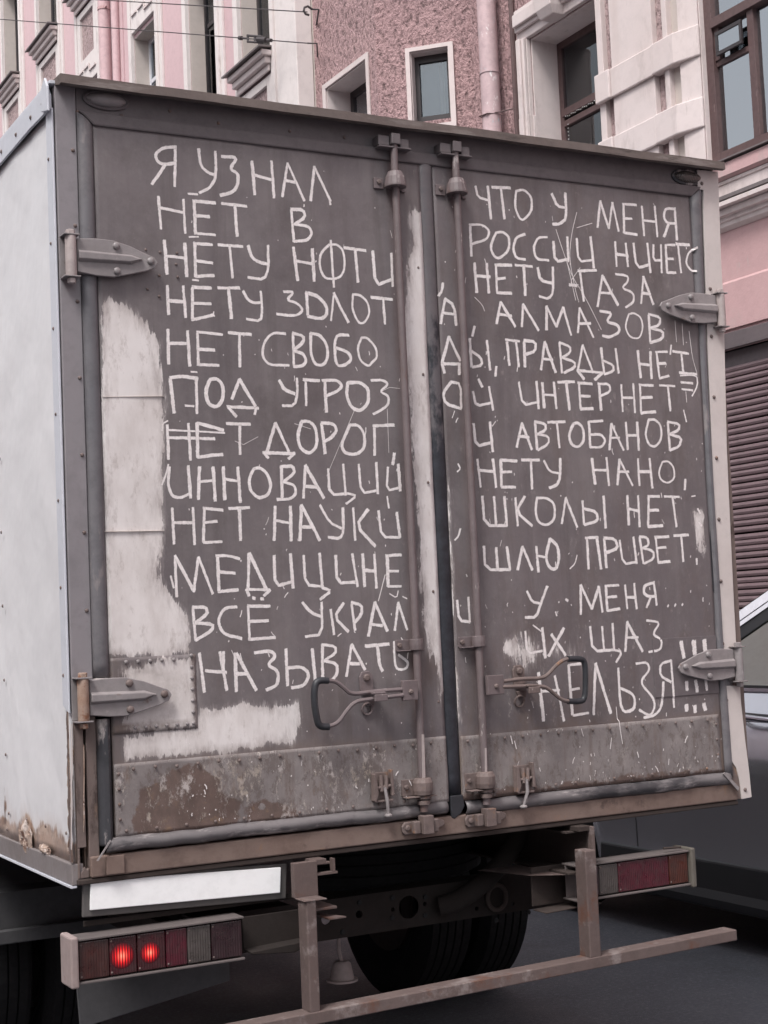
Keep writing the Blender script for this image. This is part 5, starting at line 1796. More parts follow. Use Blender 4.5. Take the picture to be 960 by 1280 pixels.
# hanging bell-shaped stop
m = MB()
x, z = rear(428, 1226, 0.60)
m.lathe([(0.052, 0.0), (0.052, 0.006), (0.040, 0.008), (0.030, 0.055), (0.022, 0.064), (0.0, 0.066)], (x, 0.60, z), 'z', 18)
m.tube([(x, 0.60, z + 0.06), (x - 0.008, 0.60, z + 0.10), (x - 0.006, 0.60, z + 0.2)], 0.006, 6)
m.obj('hanging_bump_stop', M['cap'], truck, smooth=True)
MB().box(0.9, 1.5, 1.60, 1.9, 0.36, 0.56).obj('axle_housing', M['chassis'], truck, 0.06, seg=4)
m = MB(); m.tube([(0.3, 1.75, 0.44), (2.0, 1.75, 0.44)], 0.07, 14); m.obj('rear_axle', M['chassis'], truck, smooth=True)
for xc in (0.13, 0.40, 1.91, 2.18):
    m = MB(); m.lathe([(0.0, 0.02), (0.10, 0.02), (0.12, 0.06), (0.22, 0.06), (0.235, 0.08), (0.245, -0.09), (0.20, -0.06), (0.0, -0.06)], (xc, 1.75, 0.43), 'x', 32)
    wo = m.obj('wheel', M['chassis2'], truck, smooth=True)
    tyre((xc, 1.75, 0.43), 0.43, 0.225, 'x', wo, ribs=5)
# mudguards: rear sheet, lip and arch over each pair of wheels
for x0, x1 in ((-0.02, 0.56), (1.80, 2.33)):
    m = MB()
    arc = [(1.20, 0.545), (1.195, 0.70)] + [(1.75 - 0.56 * math.cos(math.radians(t)), 0.42 + 0.50 * math.sin(math.radians(t))) for t in (35, 50, 65, 80, 95, 110, 125, 140)]
    if x0 > 1:
        arc = [(1.22, 0.70)] + arc[2:]
    vs = [(x0, y, z) for y, z in arc] + [(x1, y, z) for y, z in arc]
    n = len(arc)
    m.add(vs, [(i, i + 1, n + i + 1, n + i) for i in range(n - 1)])
    o = m.obj('mudguard', M['mud'], truck)
    s_ = o.modifiers.new('solid', 'SOLIDIFY'); s_.thickness = 0.006
    if x0 < 1:
        MB().box(x0, x1, 1.165, 1.196, 0.535, 0.580).obj('mudguard_lip', M['mud'], o, 0.004)
m = MB(); m.prism([(0.055, 0.47), (0.50, 0.535), (0.50, 0.632), (0.045, 0.632)], 0.195, 0.202); m.obj('splash_flap', M['mud'], truck, 0.002)
MB().box(0.45, 0.50, 0.35, 3.4, 0.56, 0.64).obj('side_support', M['chassis'], truck)
MB().box(0.05, 2.2, 2.6, 2.62, 0.35, 0.9).obj('bulkhead', M['chassis'], truck)
# cab in front of the cargo body, with front wheels
m = MB()
m.prism([(3.78, 0.55), (3.78, 2.25), (3.95, 2.38), (4.9, 2.38), (5.15, 1.65), (5.6, 1.50), (5.75, 1.0), (5.75, 0.55)], 0.18, 2.14, 'x')
m.obj('cab', M['sidestrip'], truck, 0.05, seg=3)
for xc in (0.28, 2.04):
    m = MB(); m.lathe([(0.0, 0.0), (0.22, 0.03), (0.245, 0.08), (0.245, -0.08), (0.0, -0.06)], (xc, 5.0, 0.43), 'x', 24)
    wo = m.obj('wheel', M['chassis2'], truck, smooth=True)
    tyre((xc, 5.0, 0.43), 0.43, 0.225, 'x', wo, ribs=4)
m = MB(); m.tube([(0.28, 5.0, 0.43), (2.04, 5.0, 0.43)], 0.05, 10); m.obj('front_axle', M['chassis'], truck)
# ==================================================================
#                            BUILDINGS
# ==================================================================
def wall_mesh(m, X, y0, y1, z0, z1, holes):
    """wall facing -X on the plane X with rectangular holes"""
    ys = sorted({y0, y1, *[h[0] for h in holes], *[h[1] for h in holes]})
    zs = sorted({z0, z1, *[h[2] for h in holes], *[h[3] for h in holes]})
    ys = [y for y in ys if y0 <= y <= y1]; zs = [z for z in zs if z0 <= z <= z1]
    for a_, b_ in zip(ys[:-1], ys[1:]):
        for c, d in zip(zs[:-1], zs[1:]):
            if any(h[0] < (a_ + b_) / 2 < h[1] and h[2] < (c + d) / 2 < h[3] for h in holes):
                continue
            m.add([(X, a_, c), (X, a_, d), (X, b_, d), (X, b_, c)], [(0, 1, 2, 3)])


def reveal(X, dep, y0, y1, z0, z1, name, mat, parent, lining=0.012):
    m = MB()
    m.box(X + 0.001, X + dep, y0 - 0.001, y0 + lining, z0, z1)
    m.box(X + 0.001, X + dep, y1 - lining, y1 + 0.001, z0, z1)
    m.box(X + 0.001, X + dep, y0 + lining, y1 - lining, z1 - lining, z1 + 0.001)
    m.box(X + 0.001, X + dep, y0 + lining, y1 - lining, z0 - 0.001, z0 + lining)
    return m.obj(name, mat, parent)


def frame_bars(X, y0, y1, z0, z1, t, d, vs=(), hs=()):
    m = MB()
    m.box(X, X + d, y0, y0 + t, z0, z1); m.box(X, X + d, y1 - t, y1, z0, z1)
    m.box(X, X + d, y0 + t, y1 - t, z0, z0 + t); m.box(X, X + d, y0 + t, y1 - t, z1 - t, z1)
    for v in vs:
        m.box(X + 0.002, X + d - 0.002, v - t / 2, v + t / 2, z0 + t, z1 - t)
    for h in hs:
        m.box(X + 0.004, X + d - 0.004, y0 + t, y1 - t, h - t / 2, h + t / 2)
    return m


def curtain(X, y0, y1, z0, z1, mat, parent, folds=9, amp=0.03, seed=0):
    vs, fs = [], []
    n = folds * 6
    for i in range(n + 1):
        y = y0 + (y1 - y0) * i / n
        for z in (z0, z1):
            vs.append((X + amp * math.sin(i * 2 * PI / 6 + math.sin(i * 0.37 + seed)) + 0.01 * math.sin(i * 0.9 + z), y, z))
    for i in range(n):
        fs.append((2 * i, 2 * i + 1, 2 * i + 3, 2 * i + 2))
    m = MB(); m.add(vs, fs)
    return m.obj('curtain', mat, parent, smooth=True)


# ---- far pink apartment building
XL = 5.99
apt = thing('apartment_building', 'pale pink apartment building with cream window surrounds behind the upper left of the truck', 'building', (XL, 20, 0))
wins = [(22.07, 23.20, 'a'), (19.72, 20.90, 'a'), (17.72, 18.68, 'a'), (15.21, 16.17, 'b'), (13.09, 14.05, 'c'), (11.47, 12.38, 'd'),
        (24.6, 25.7, 'a'), (27.0, 28.1, 'a')]
floors = [(4.75, 6.58), (8.15, 9.97), (11.52, 13.4), (14.9, 16.7)]
holes = [(a_, b_, c, d) for a_, b_, _ in wins for c, d in floors]
holes = [h for h in holes if not (h[0] < 13 and h[2] > 11)] + [(11.47, 12.38, 11.52, 13.4)]
m = MB()
wall_mesh(m, XL, 10.74, 34, 0, 19, holes)
m.add([(XL, 10.74, 0), (XL + 9, 10.74, 0), (XL + 9, 10.74, 19), (XL, 10.74, 19)], [(0, 1, 2, 3)])
m.add([(XL, 34, 0), (XL + 9, 34, 0), (XL + 9, 34, 19), (XL, 34, 19)], [(0, 1, 2, 3)])
m.add([(XL, 10.74, 19), (XL + 9, 10.74, 19), (XL + 9, 34, 19), (XL, 34, 19)], [(0, 1, 2, 3)])
m.obj('wall', M['pink'], apt)
mm = MB(); mm.box(XL + 0.7, XL + 8.9, 11.0, 33.8, 0.1, 18.8); mm.obj('interior', M['dark'], apt)
trims = {}
# full-height cream strips either side of each window bay
m = MB()
for a_, b_, k in wins:
    m.box(XL - 0.035, XL - 0.001, a_ - 0.20, a_ - 0.10, 3.4, 18)
    m.box(XL - 0.060, XL - 0.001, a_ - 0.098, a_ - 0.004, 3.4, 18)
    m.box(XL - 0.060, XL - 0.001, b_ + 0.004, b_ + 0.09, 3.4, 18)
    m.box(XL - 0.035, XL - 0.001, b_ + 0.092, b_ + 0.19, 3.4, 18)
stuff(m.obj('bay_strips', M['cream'], apt, 0.004))
m = MB(); m.box(XL - 0.09, XL + 0.11, 10.715, 11.19, 0.5, 18.5); m.box(XL - 0.05, XL - 0.001, 11.192, 11.30, 0.5, 18.5)
m.obj('corner_pilaster', M['cream'], apt, 0.01)
m = MB(); m.box(XL - 0.02, XL - 0.001, 16.62, 17.0, 0.5, 18.5); m.obj('wall_strip', M['pink'], apt)

for (a_, b_, c, d) in holes:
    if not (a_ < 26 and c > 4 and c < 14):
        continue
    cols = {round(wv[0], 2): wv[2] for wv in wins}
    k = cols[round(a_, 2)]
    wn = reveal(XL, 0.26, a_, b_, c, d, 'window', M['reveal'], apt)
    fm = M['whiteframe'] if k == 'b' else M['darkframe']
    dep = XL + 0.20
    mid = (a_ + b_) / 2
    fb = frame_bars(dep, a_ + 0.012, b_ - 0.012, c + 0.012, d - 0.012, 0.055, 0.05, (mid - 0.03,) if k != 'c' else (), (c + (d - c) * 0.66,) if k in 'bc' else ())
    fb.obj('frame', fm, wn)
    MB().box(dep + 0.02, dep + 0.026, a_ + 0.06, b_ - 0.06, c + 0.06, d - 0.06).obj('pane', M['glass'], wn)
    if k == 'c':
        # one casement left ajar
        m = MB()
        hx, hy = dep - 0.005, b_ - 0.10
        for (u0, u1, z0_, z1_) in ((0, 0.05, c + 0.07, c + 1.15), (0.50, 0.55, c + 0.07, c + 1.15), (0.05, 0.5, c + 0.07, c + 0.12), (0.05, 0.5, c + 1.10, c + 1.15)):
            p = [(hx - 0.36 * u, hy - 0.93 * u) for u in (u0, u1)]
            m.prism([(p[0][0], p[0][1]), (p[1][0], p[1][1]), (p[1][0] - 0.03, p[1][1] - 0.012), (p[0][0] - 0.03, p[0][1] - 0.012)], z0_, z1_, 'z')
        m.obj('open_casement', M['darkframe'], wn)
    if k in 'bd' or (k == 'c' and c > 8):
        curtain(dep + 0.14, a_ + 0.05, b_ - 0.05, c + 0.1, d - 0.03, M['curtain'] if k != 'c' else M['curtain_dk'], wn, 6, 0.025, a_)
    # sill: sloping metal flashing over a stepped cream ledge
    if k in 'ad' or c > 11:
        m = MB()
        m.prism([(XL - 0.24, c - 0.045), (XL - 0.24, c - 0.030), (XL + 0.19, c + 0.035), (XL + 0.19, c + 0.015)], a_ - 0.10, b_ + 0.12, 'Y')if False else None
        vs = [(XL - 0.24, a_ - 0.10, c - 0.050), (XL - 0.24, a_ - 0.10, c - 0.030), (XL + 0.19, a_ + 0.013, c + 0.040), (XL + 0.19, a_ + 0.013, c + 0.014),
              (XL - 0.24, b_ + 0.12, c - 0.050), (XL - 0.24, b_ + 0.12, c - 0.030), (XL + 0.19, b_ - 0.013, c + 0.040), (XL + 0.19, b_ - 0.013, c + 0.014)]
        m.add(vs, [(0, 1, 2, 3), (7, 6, 5, 4), (0, 4, 5, 1), (1, 5, 6, 2), (2, 6, 7, 3), (3, 7, 4, 0)])
        m.obj('sill', M['sillmetal'], wn)
        m = MB()
        m.box(XL - 0.19, XL - 0.0615, a_ - 0.05, b_ + 0.07, c - 0.12, c - 0.052)
        m.box(XL - 0.14, XL - 0.0615, a_ - 0.02, b_ + 0.04, c - 0.20, c - 0.1215)
        m.box(XL - 0.09, XL - 0.0615, a_ + 0.00, b_ + 0.02, c - 0.28, c - 0.2015)
        m.obj('sill_moulding', M['cream2'], wn, 0.012)
    # apron between this sill and the lintel of the window below
    z1_, z0_ = c - 0.30, c - 1.50
    m = MB()
    t = XL - 0.05
    ya, yb = a_ + 0.01, b_ - 0.01
    w_ = 0.14
    m.box(t, XL - 0.001, ya, ya + w_, z0_, z1_); m.box(t, XL - 0.001, yb - w_, yb, z0_, z1_)
    m.box(t, XL - 0.001, ya + w_, yb - w_, z1_ - 0.10, z1_); m.box(t, XL - 0.001, ya + w_, yb - w_, z0_, z0_ + 0.42)
    m.obj('apron', M['cream'], wn, 0.006)
    MB().box(XL - 0.012, XL - 0.001, ya + w_ + 0.001, yb - w_ - 0.001, z0_ + 0.421, z1_ - 0.101).obj('apron_panel', M['rough2'], wn)
    m = MB()
    zc = z0_ + 0.20
    m.box(t - 0.022, t - 0.001, ya + 0.05, ya + 0.34, zc - 0.06, zc - 0.035)
    m.box(t - 0.022, t - 0.001, ya + 0.34, ya + 0.365, zc - 0.06, zc + 0.06)
    m.box(t - 0.022, t - 0.001, ya + 0.366, ya + 0.62, zc + 0.035, zc + 0.06)
    m.box(t - 0.022, t - 0.001, ya + 0.68, yb - 0.05, zc + 0.035, zc + 0.06)
    m.obj('apron_moulding', M['cream2'], wn)

# drainpipe on the pink building
m = MB(); m.tube([(XL - 0.12, 17.12, 0.4), (XL - 0.12, 17.12, 9), (XL - 0.12, 17.12, 18.5)], 0.088, 16)
dp = m.obj('drainpipe', M['pipe_pink'], apt, smooth=True)
for z in (7.2, 10.75, 14.0):
    m = MB(); m.lathe([(0.0885, -0.02), (0.098, -0.02), (0.098, 0.02), (0.0885, 0.02)], (XL - 0.12, 17.12, z), 'z', 16)
    m.box(XL - 0.03, XL + 0.0, 17.11, 17.13, z - 0.01, z + 0.01)
    m.box(XL - 0.14, XL - 0.12, 16.95, 17.03, z - 0.012, z + 0.012)
    m.obj('pipe_clip', M['pinkred'], dp)
m = MB(); m.tube([(XL - 0.07, 16.78, 0.4), (XL - 0.07, 16.78, 18.5)], 0.06, 12); m.obj('drainpipe', M['pipe_pink'], apt, smooth=True)

# ---- nearer building: rough rose stucco bay, cream rusticated pier, big window, shutter
XB, XM = 6.11, 6.81
sb = thing('stucco_building', 'rose stucco building with rough bay, cream banded pier, large window and maroon roller shutter', 'building', (XM, 6, 0))
C1 = (XB, 9.29); C2 = (XM, 8.58)
# bay: street-parallel facet with a window, then a chamfer with a window
hw = (9.50, 10.44, 5.6, 7.33)
m = MB(); wall_mesh(m, XB, 9.29, 10.735, 0, 19, [hw, (9.50, 10.44, 9.4, 11.1)])
m.obj('bay_wall', M['rough'], sb)
m = MB(); m.box(XB - 0.004, XB + 0.02, 10.70, 10.738, 0, 19); m.obj('wall_edge', M['reveal'], sb)
tdir = Vector((C2[0] - C1[0], C2[1] - C1[1], 0)); TL = tdir.length; tdir.normalize()
ndir = Vector((tdir.y, -tdir.x, 0))            # inwards? make it point to the street
if ndir.x > 0:
    ndir = -ndir


def CH(u, o, z):
    """point on the chamfer: u along, o outwards"""
    return (C1[0] + tdir.x * u + ndir.x * o, C1[1] + tdir.y * u + ndir.y * o, z)


def chbox(m, u0, u1, o0, o1, z0, z1):
    vs = [CH(u0, o0, z0), CH(u1, o0, z0), CH(u1, o1, z0), CH(u0, o1, z0), CH(u0, o0, z1), CH(u1, o0, z1), CH(u1, o1, z1), CH(u0, o1, z1)]
    m.add(vs, [(0, 3, 2, 1), (4, 5, 6, 7), (0, 1, 5, 4), (1, 2, 6, 5), (2, 3, 7, 6), (3, 0, 4, 7)])


def ch_hit(px, py):
    r_ = ray(px, py)
    # plane through C1 with normal ndir
    t = ((C1[0] - CAM[0]) * ndir.x + (C1[1] - CAM[1]) * ndir.y) / (r_.x * ndir.x + r_.y * ndir.y)
    p = Vector(CAM) + r_ * t
    return ((p.x - C1[0]) * tdir.x + (p.y - C1[1]) * tdir.y, p.z)


uo0, zo = ch_hit(507, 62); uo1, _ = ch_hit(566.5, 52)
ui0, zi = ch_hit(512.5, 66); ui1, _ = ch_hit(560.5, 60)
_, zb = ch_hit(543, 150)
zs_ = [0, zb, zi, 19]; us_ = [0, ui0, ui1, TL]
m = MB()
for i in range(3):
    for j in range(3):
        if i == 1 and j == 1:
            continue
        m.add([CH(us_[i], 0, zs_[j]), CH(us_[i], 0, zs_[j + 1]), CH(us_[i + 1], 0, zs_[j + 1]), CH(us_[i + 1], 0, zs_[j])], [(0, 1, 2, 3)])
m.obj('bay_chamfer', M['rough'], sb)
# surround and recessed dark-framed window of the chamfer
m = MB()
chbox(m, uo0, ui0, 0.001, 0.03, zb - 0.05, zo); chbox(m, ui1, uo1, 0.001, 0.03, zb - 0.05, zo); chbox(m, ui0, ui1, 0.001, 0.03, zi, zo)
chbox(m, uo0, uo1, 0.001, 0.035, zb - 0.10, zb - 0.051)
D_ = 0.17
chbox(m, ui0 - 0.001, ui0 + 0.01, -D_, 0.0, zb, zi); chbox(m, ui1 - 0.01, ui1 + 0.001, -D_, 0.0, zb, zi); chbox(m, ui0 + 0.01, ui1 - 0.01, -D_, 0.0, zi - 0.01, zi + 0.001)
cw = m.obj('window', M['cream2'], sb)
m = MB()
t_ = 0.045
chbox(m, ui0 + 0.01, ui0 + 0.01 + t_, -D_ + 0.01, -D_ + 0.05, zb, zi - 0.01); chbox(m, ui1 - 0.01 - t_, ui1 - 0.01, -D_ + 0.01, -D_ + 0.05, zb, zi - 0.01)
chbox(m, ui0 + 0.01 + t_, ui1 - 0.01 - t_, -D_ + 0.01, -D_ + 0.05, zi - 0.08, zi - 0.01); chbox(m, ui0 + 0.01 + t_, ui1 - 0.01 - t_, -D_ + 0.01, -D_ + 0.05, zb, zb + 0.09)
m.obj('frame', M['darkframe'], cw)
m = MB(); chbox(m, ui0 + 0.05, ui1 - 0.05, -D_ + 0.018, -D_ + 0.024, zb + 0.05, zi - 0.05); m.obj('pane', M['glass'], cw)
m = MB(); chbox(m, ui0 + 0.0, ui1 - 0.0, -D_ - 0.12, -D_ - 0.10, zb, zi); m.obj('blind', M['blind'], cw)

# window of the street-parallel facet
a_, b_, c, d = hw
wn = reveal(XB, 0.36, a_, b_, c, d, 'window', M['cream2'], sb)
m = MB()
m.box(XB - 0.02, XB - 0.001, a_ - 0.055, a_ - 0.001, c, d + 0.06); m.box(XB - 0.02, XB - 0.001, b_ + 0.001, b_ + 0.07, c, d + 0.06)
m.box(XB - 0.02, XB - 0.001, a_ - 0.001, b_ + 0.001, d + 0.001, d + 0.06)
m.obj('surround', M['cream2'], wn, 0.004)
frame_bars(XB + 0.28, a_ + 0.012, b_ - 0.012, c, d - 0.012, 0.07, 0.05).obj('frame', M['darkframe'], wn)
MB().box(XB + 0.30, XB + 0.306, a_ + 0.05, b_ - 0.05, c, d - 0.05).obj('pane', M['glass_big'], wn)
curtain(XB + 0.48, a_ - 0.3, b_ - 0.28, c, d, M['curtain'], wn, 5, 0.03, 2)
MB().box(XB + 0.6, XB + 0.62, a_ - 0.5, b_ + 0.2, c, d + 0.1).obj('room_back', M['curtain_dk'], wn)

# main facade
W1 = (6.47, 7.55, 4.7, 6.93)
W2 = (3.2, 5.20, 5.02, 7.6)
SH = (3.0, 5.9, 0.131, 3.54)
m = MB(); wall_mesh(m, XM, -14, 5.2, 0, 19, [(3.2, 5.2, 5.02, 7.6), (3.0, 5.2, 0.131, 3.54), (-0.2, 1.8, 5.02, 7.6)])
wall_mesh(m, XM, 5.2, 8.58, 0, 4.95, [(5.2, 5.9, 0.131, 3.54)])
m.obj('lower_wall', M['pinkred'], sb)
m = MB(); wall_mesh(m, XM, 5.2, 8.58, 4.95, 19, [W1]); m.obj('upper_wall', M['rough'], sb)
m = MB()
m.box(XM + 3.0, XM + 9, -14, 10.7, 0.0, 18.9)
m.obj('interior', M['dark'], sb)
m = MB()
m.add([(XM, -14, 19), (XM + 9, -14, 19), (XM + 9, 8.58, 19), (XM, 8.58, 19)], [(0, 1, 2, 3)])
m.add([(XM, -14, 0), (XM + 9, -14, 0), (XM + 9, -14, 19), (XM, -14, 19)], [(0, 1, 2, 3)])
m.add([(XB, 10.7, 19), (XM + 9, 10.7, 19), (XM + 9, 8.58, 19), (XM, 8.58, 19), (XB, 9.29, 19)], [(0, 1, 2, 3, 4)])
m.obj('roof', M['sillmetal'], sb)
# drainpipe
m = MB(); m.tube([(XM - 0.15, 8.05, 0.3), (XM - 0.15, 8.05, 5), (XM - 0.15, 8.05, 18)], 0.092, 20)
dp = m.obj('drainpipe', M['pipe'], sb, smooth=True)
for z in (3.2, 6.34, 6.75, 9.5):
    m = MB(); m.lathe([(0.0925, -0.006), (0.099, -0.006), (0.099, 0.008), (0.0925, 0.008)], (XM - 0.15, 8.05, z), 'z', 20)
    m.obj('pipe_joint', M['pipe'], dp, smooth=True)
m = MB(); m.tube([(XM - 0.24, 7.98, 6.33), (XM - 0.26, 8.1, 6.335), (XM, 8.2, 6.34)], 0.006, 6); m.tube([(XM - 0.25, 8.0, 6.33), (XM - 0.12, 7.93, 6.345), (XM, 7.8, 6.36)], 0.006, 6)
m.obj('pipe_clip', M['brownframe'], dp)
m = MB(); m.tube([(XM - 0.03, 7.80, 0.3), (XM - 0.03, 7.80, 18)], 0.028, 8); m.obj('downlead', M['brownframe'], sb)

# window W1 with a moulded cream surround and keystone
a_, b_, c, d = W1
wn = reveal(XM, 0.36, a_, b_, c, d, 'window', M['cream2'], sb, 0.015)
m = MB()
for (o_, t0, t1) in ((0.05, 0.002, 0.16), (0.085, 0.085, 0.16), (0.11, 0.115, 0.16)):
    m.box(XM - o_, XM - 0.001 - (0.0 if o_ == 0.05 else 0.0495 if o_ == 0.085 else 0.0845), b_ + t0 if o_ == 0.05 else b_ + t0 - 0.08, b_ + t1 if o_ == 0.05 else b_ + t1 - 0.06, c, d + 0.005)
m.box(XM - 0.05, XM - 0.001, a_ - 0.06, b_ + 0.16, d + 0.006, d + 0.32)
m.box(XM - 0.085, XM - 0.0505, a_ - 0.06, b_ + 0.14, d + 0.09, d + 0.30)
m.box(XM - 0.12, XM - 0.0855, a_ - 0.06, b_ + 0.12, d + 0.13, d + 0.25)
m.obj('surround', M['cream2'], wn, 0.008)
m = MB(); m.box(XM - 0.07, XM - 0.0512, b_ + 0.0, b_ + 0.165, c, 6.21); m.box(XM - 0.02, XM + 0.02, b_ - 0.013, b_ + 0.0, c, 6.20); m.obj('plinth_block', M['cream2'], wn, 0.01)
kz = d
m = MB()
vs = []
for z, hw_, o_ in ((kz + 0.0, 0.10, 0.16), (kz + 0.08, 0.12, 0.20), (kz + 0.55, 0.17, 0.24)):
    vs += [(XM - o_, 7.05 - hw_, z), (XM - o_, 7.05 + hw_, z), (XM - 0.001, 7.05 + hw_, z), (XM - 0.001, 7.05 - hw_, z)]
fs = [(0, 1, 2, 3), (8, 9, 10, 11)] + [(k * 4 + i, k * 4 + (i + 1) % 4, (k + 1) * 4 + (i + 1) % 4, (k + 1) * 4 + i) for k in range(2) for i in range(4)]
m.add(vs, fs); m.obj('keystone', M['cream2'], wn, 0.01)
dep = XM + 0.28
frame_bars(dep, a_ + 0.016, b_ - 0.016, c, d - 0.016, 0.065, 0.06).obj('frame', M['brownframe'], wn, 0.003)
m = MB(); m.box(dep - 0.03, dep + 0.05, a_ + 0.08, b_ - 0.08, 6.185, 6.255); m.box(dep - 0.012, dep + 0.05, a_ + 0.08, b_ - 0.08, 6.095, 6.15); m.obj('transom', M['brownframe'], wn, 0.003)
m = MB(); m.box(dep - 0.01, dep + 0.05, 6.76, 6.83, c + 0.06, 6.18); m.box(dep + 0.0, dep + 0.05, 6.84, 6.87, c + 0.06, 6.0); m.box(dep + 0.005, dep + 0.05, a_ + 0.08, 6.755, 5.74, 5.775)
m.box(dep + 0.005, dep + 0.05, a_ + 0.08, 6.755, 5.48, 5.50)
m.obj('mullion', M['brownframe'], wn, 0.003)
MB().box(dep + 0.02, dep + 0.026, a_ + 0.07, b_ - 0.07, c, d - 0.07).obj('pane', M['glass'], wn)
curtain(dep + 0.22, 6.6, 7.8, 6.2, d + 0.1, M['curtain_dk'], wn, 9, 0.04, 1)
MB().box(dep + 0.24, dep + 0.25, 7.05, 7.35, 5.60, 5.92).obj('paper_on_window', M['curtain'], wn)
MB().box(dep + 0.9, dep + 0.92, 5.0, 9.0, 4, 8).obj('room_back', M['curtain_dk'], wn)
m = MB()
for k in range(26):
    m.rivet((dep - 0.034, 7.40 - 0.030 * k, 6.175 - 0.006 * (k % 3)), (-1, 0, 0), 0.0065, n=5)
for k in range(20):
    m.rivet((dep - 0.012, 7.40 + 0.002 * (k % 3), 6.10 - 0.035 * k), (-1, 0, 0), 0.0065, n=5)
for k in range(14):
    m.rivet((dep - 0.012, 7.33 - 0.035 * k, 5.50 + 0.004 * k), (-1, 0, 0), 0.0065, n=5)
stuff(m.obj('string_lights', M['bulb'], wn))

# rusticated cream pier: bands and recessed rough grooves
pier = MB()
xs_ = XM - 0.06
m = MB()
cols_ = [(6.425, 6.468), (6.365, 6.424, 'g0'), (5.72, 6.27), (5.52, 5.575), (5.20, 5.37)]
m.box(xs_, XM - 0.001, 6.39, 6.469, 4.96, 18)
m.box(xs_, XM - 0.001, 5.715, 6.275, 4.96, 18)
m.box(xs_, XM - 0.001, 5.525, 5.585, 4.96, 18)
m.prism([(XM - 0.001, 5.40), (XM - 0.052, 5.40), (XM - 0.012, 5.20), (XM - 0.001, 5.20)], 4.96, 18, 'z')
m.obj('pier_shaft', M['cream2'], sb, 0.006)
MB().box(XM - 0.008, XM - 0.001, 6.2755, 6.3895, 4.96, 18).obj('groove_panel', M['rough2'], sb)
MB().box(XM - 0.008, XM - 0.001, 5.5855, 5.7145, 4.96, 18).obj('groove_panel', M['rough2'], sb)
MB().box(XM - 0.008, XM - 0.001, 5.4005, 5.5245, 4.96, 18).obj('groove_panel', M['reveal'], sb)
for z0_, z1_ in ((5.935, 6.19), (5.355, 5.60), (4.80, 5.05), (8.2, 8.45)):
    m = MB()
    m.box(XM - 0.105, XM - 0.0605, 6.27, 6.475, z0_, z1_)
    m.box(XM - 0.088, XM - 0.0605, 5.705, 6.268, z0_, z1_)
    m.prism([(XM - 0.125, 5.703), (XM - 0.0605, 5.703), (XM - 0.0605, 5.21), (XM - 0.02, 5.205), (XM - 0.125, 5.40)], z0_, z1_, 'z') if False else None
    m.prism([(XM - 0.100, 5.703), (XM - 0.009, 5.703), (XM - 0.002, 5.21), (XM - 0.002, 5.19), (XM - 0.025, 5.19), (XM - 0.100, 5.42)], z0_, z1_, 'z')
    m.obj('stone_band', M['cream2'], sb, 0.012)
# big window
a_, b_, c, d = W2
dep = XM + 0.10
wn = reveal(XM, 0.30, a_, b_, c, d, 'window', M['cream2'], sb, 0.015)
m = frame_bars(dep - 0.06, a_ + 0.016, b_ - 0.014, c + 0.013, d - 0.016, 0.085, 0.07)
m.obj('frame', M['brownframe'], wn, 0.004)
for (u0, u1, z0_, z1_) in ((4.64, 4.71, c + 0.10, 6.12), (4.64, 4.71, 6.20, d - 0.1), (3.86, 3.93, c + 0.10, 6.12)):
    MB().box(dep - 0.05, dep + 0.01, u0, u1, z0_, z1_).obj('mullion', M['brownframe'], wn, 0.004)
m = MB(); m.box(dep - 0.075, dep + 0.01, a_ + 0.10, b_ - 0.10, 6.122, 6.198); m.obj('transom', M['brownframe'], wn, 0.004)
m = MB(); m.box(dep - 0.03, dep + 0.01, 4.712, 5.10, 5.815, 5.86); m.box(dep - 0.04, dep + 0.01, 5.045, 5.10, 5.861, 6.121); m.obj('vent_rail', M['brownframe'], wn, 0.002)
# little vent pane tilted open
m = MB()
for (z0_, z1_, y0_, y1_) in ((5.87, 5.90, 4.73, 5.03), (6.03, 6.06, 4.73, 5.03), (5.9005, 6.0295, 4.73, 4.755), (5.9005, 6.0295, 5.005, 5.03)):
    m.box(dep - 0.095, dep - 0.075, y0_, y1_, z0_, z1_)
m.obj('vent_frame', M['darkframe'], wn, 0.002)
MB().box(dep - 0.087, dep - 0.083, 4.755, 5.005, 5.90, 6.03).obj('vent_pane', M['glass_big'], wn)
MB().box(dep - 0.012, dep - 0.006, a_ + 0.09, b_ - 0.09, c + 0.09, d - 0.09).obj('pane', M['glass_big'], wn)
MB().box(dep + 0.03, dep + 0.05, 4.72, 5.09, 5.76, 5.814).obj('vent_sill', M['whiteframe'], wn)
curtain(dep + 0.34, 4.30, 5.35, c, 6.3, M['curtain'], wn, 4, 0.02, 3)
curtain(dep + 0.42, 3.3, 4.4, c, 7.5, M['curtain'], wn, 8, 0.03, 5)
MB().box(dep + 0.25, dep + 0.27, 4.98, 5.16, c, 5.78).obj('inner_jamb', M['reveal'], wn)
MB().box(dep + 1.2, dep + 1.22, 2.5, 6.0, 4.8, 8).obj('room_back', M['curtain_dk'], wn)
wn2 = reveal(XM, 0.30, -0.2, 1.8, c, d, 'window', M['cream2'], sb, 0.015)
frame_bars(dep - 0.06, -0.184, 1.784, c + 0.013, d - 0.016, 0.085, 0.07, (0.5, 1.2), (6.16,)).obj('frame', M['brownframe'], wn2)
MB().box(dep - 0.012, dep - 0.006, -0.1, 1.7, c + 0.09, d - 0.09).obj('pane', M['glass_big'], wn2)
MB().box(dep + 0.5, dep + 0.52, -0.6, 2.2, 4.8, 8).obj('room_back', M['curtain_dk'], wn2)

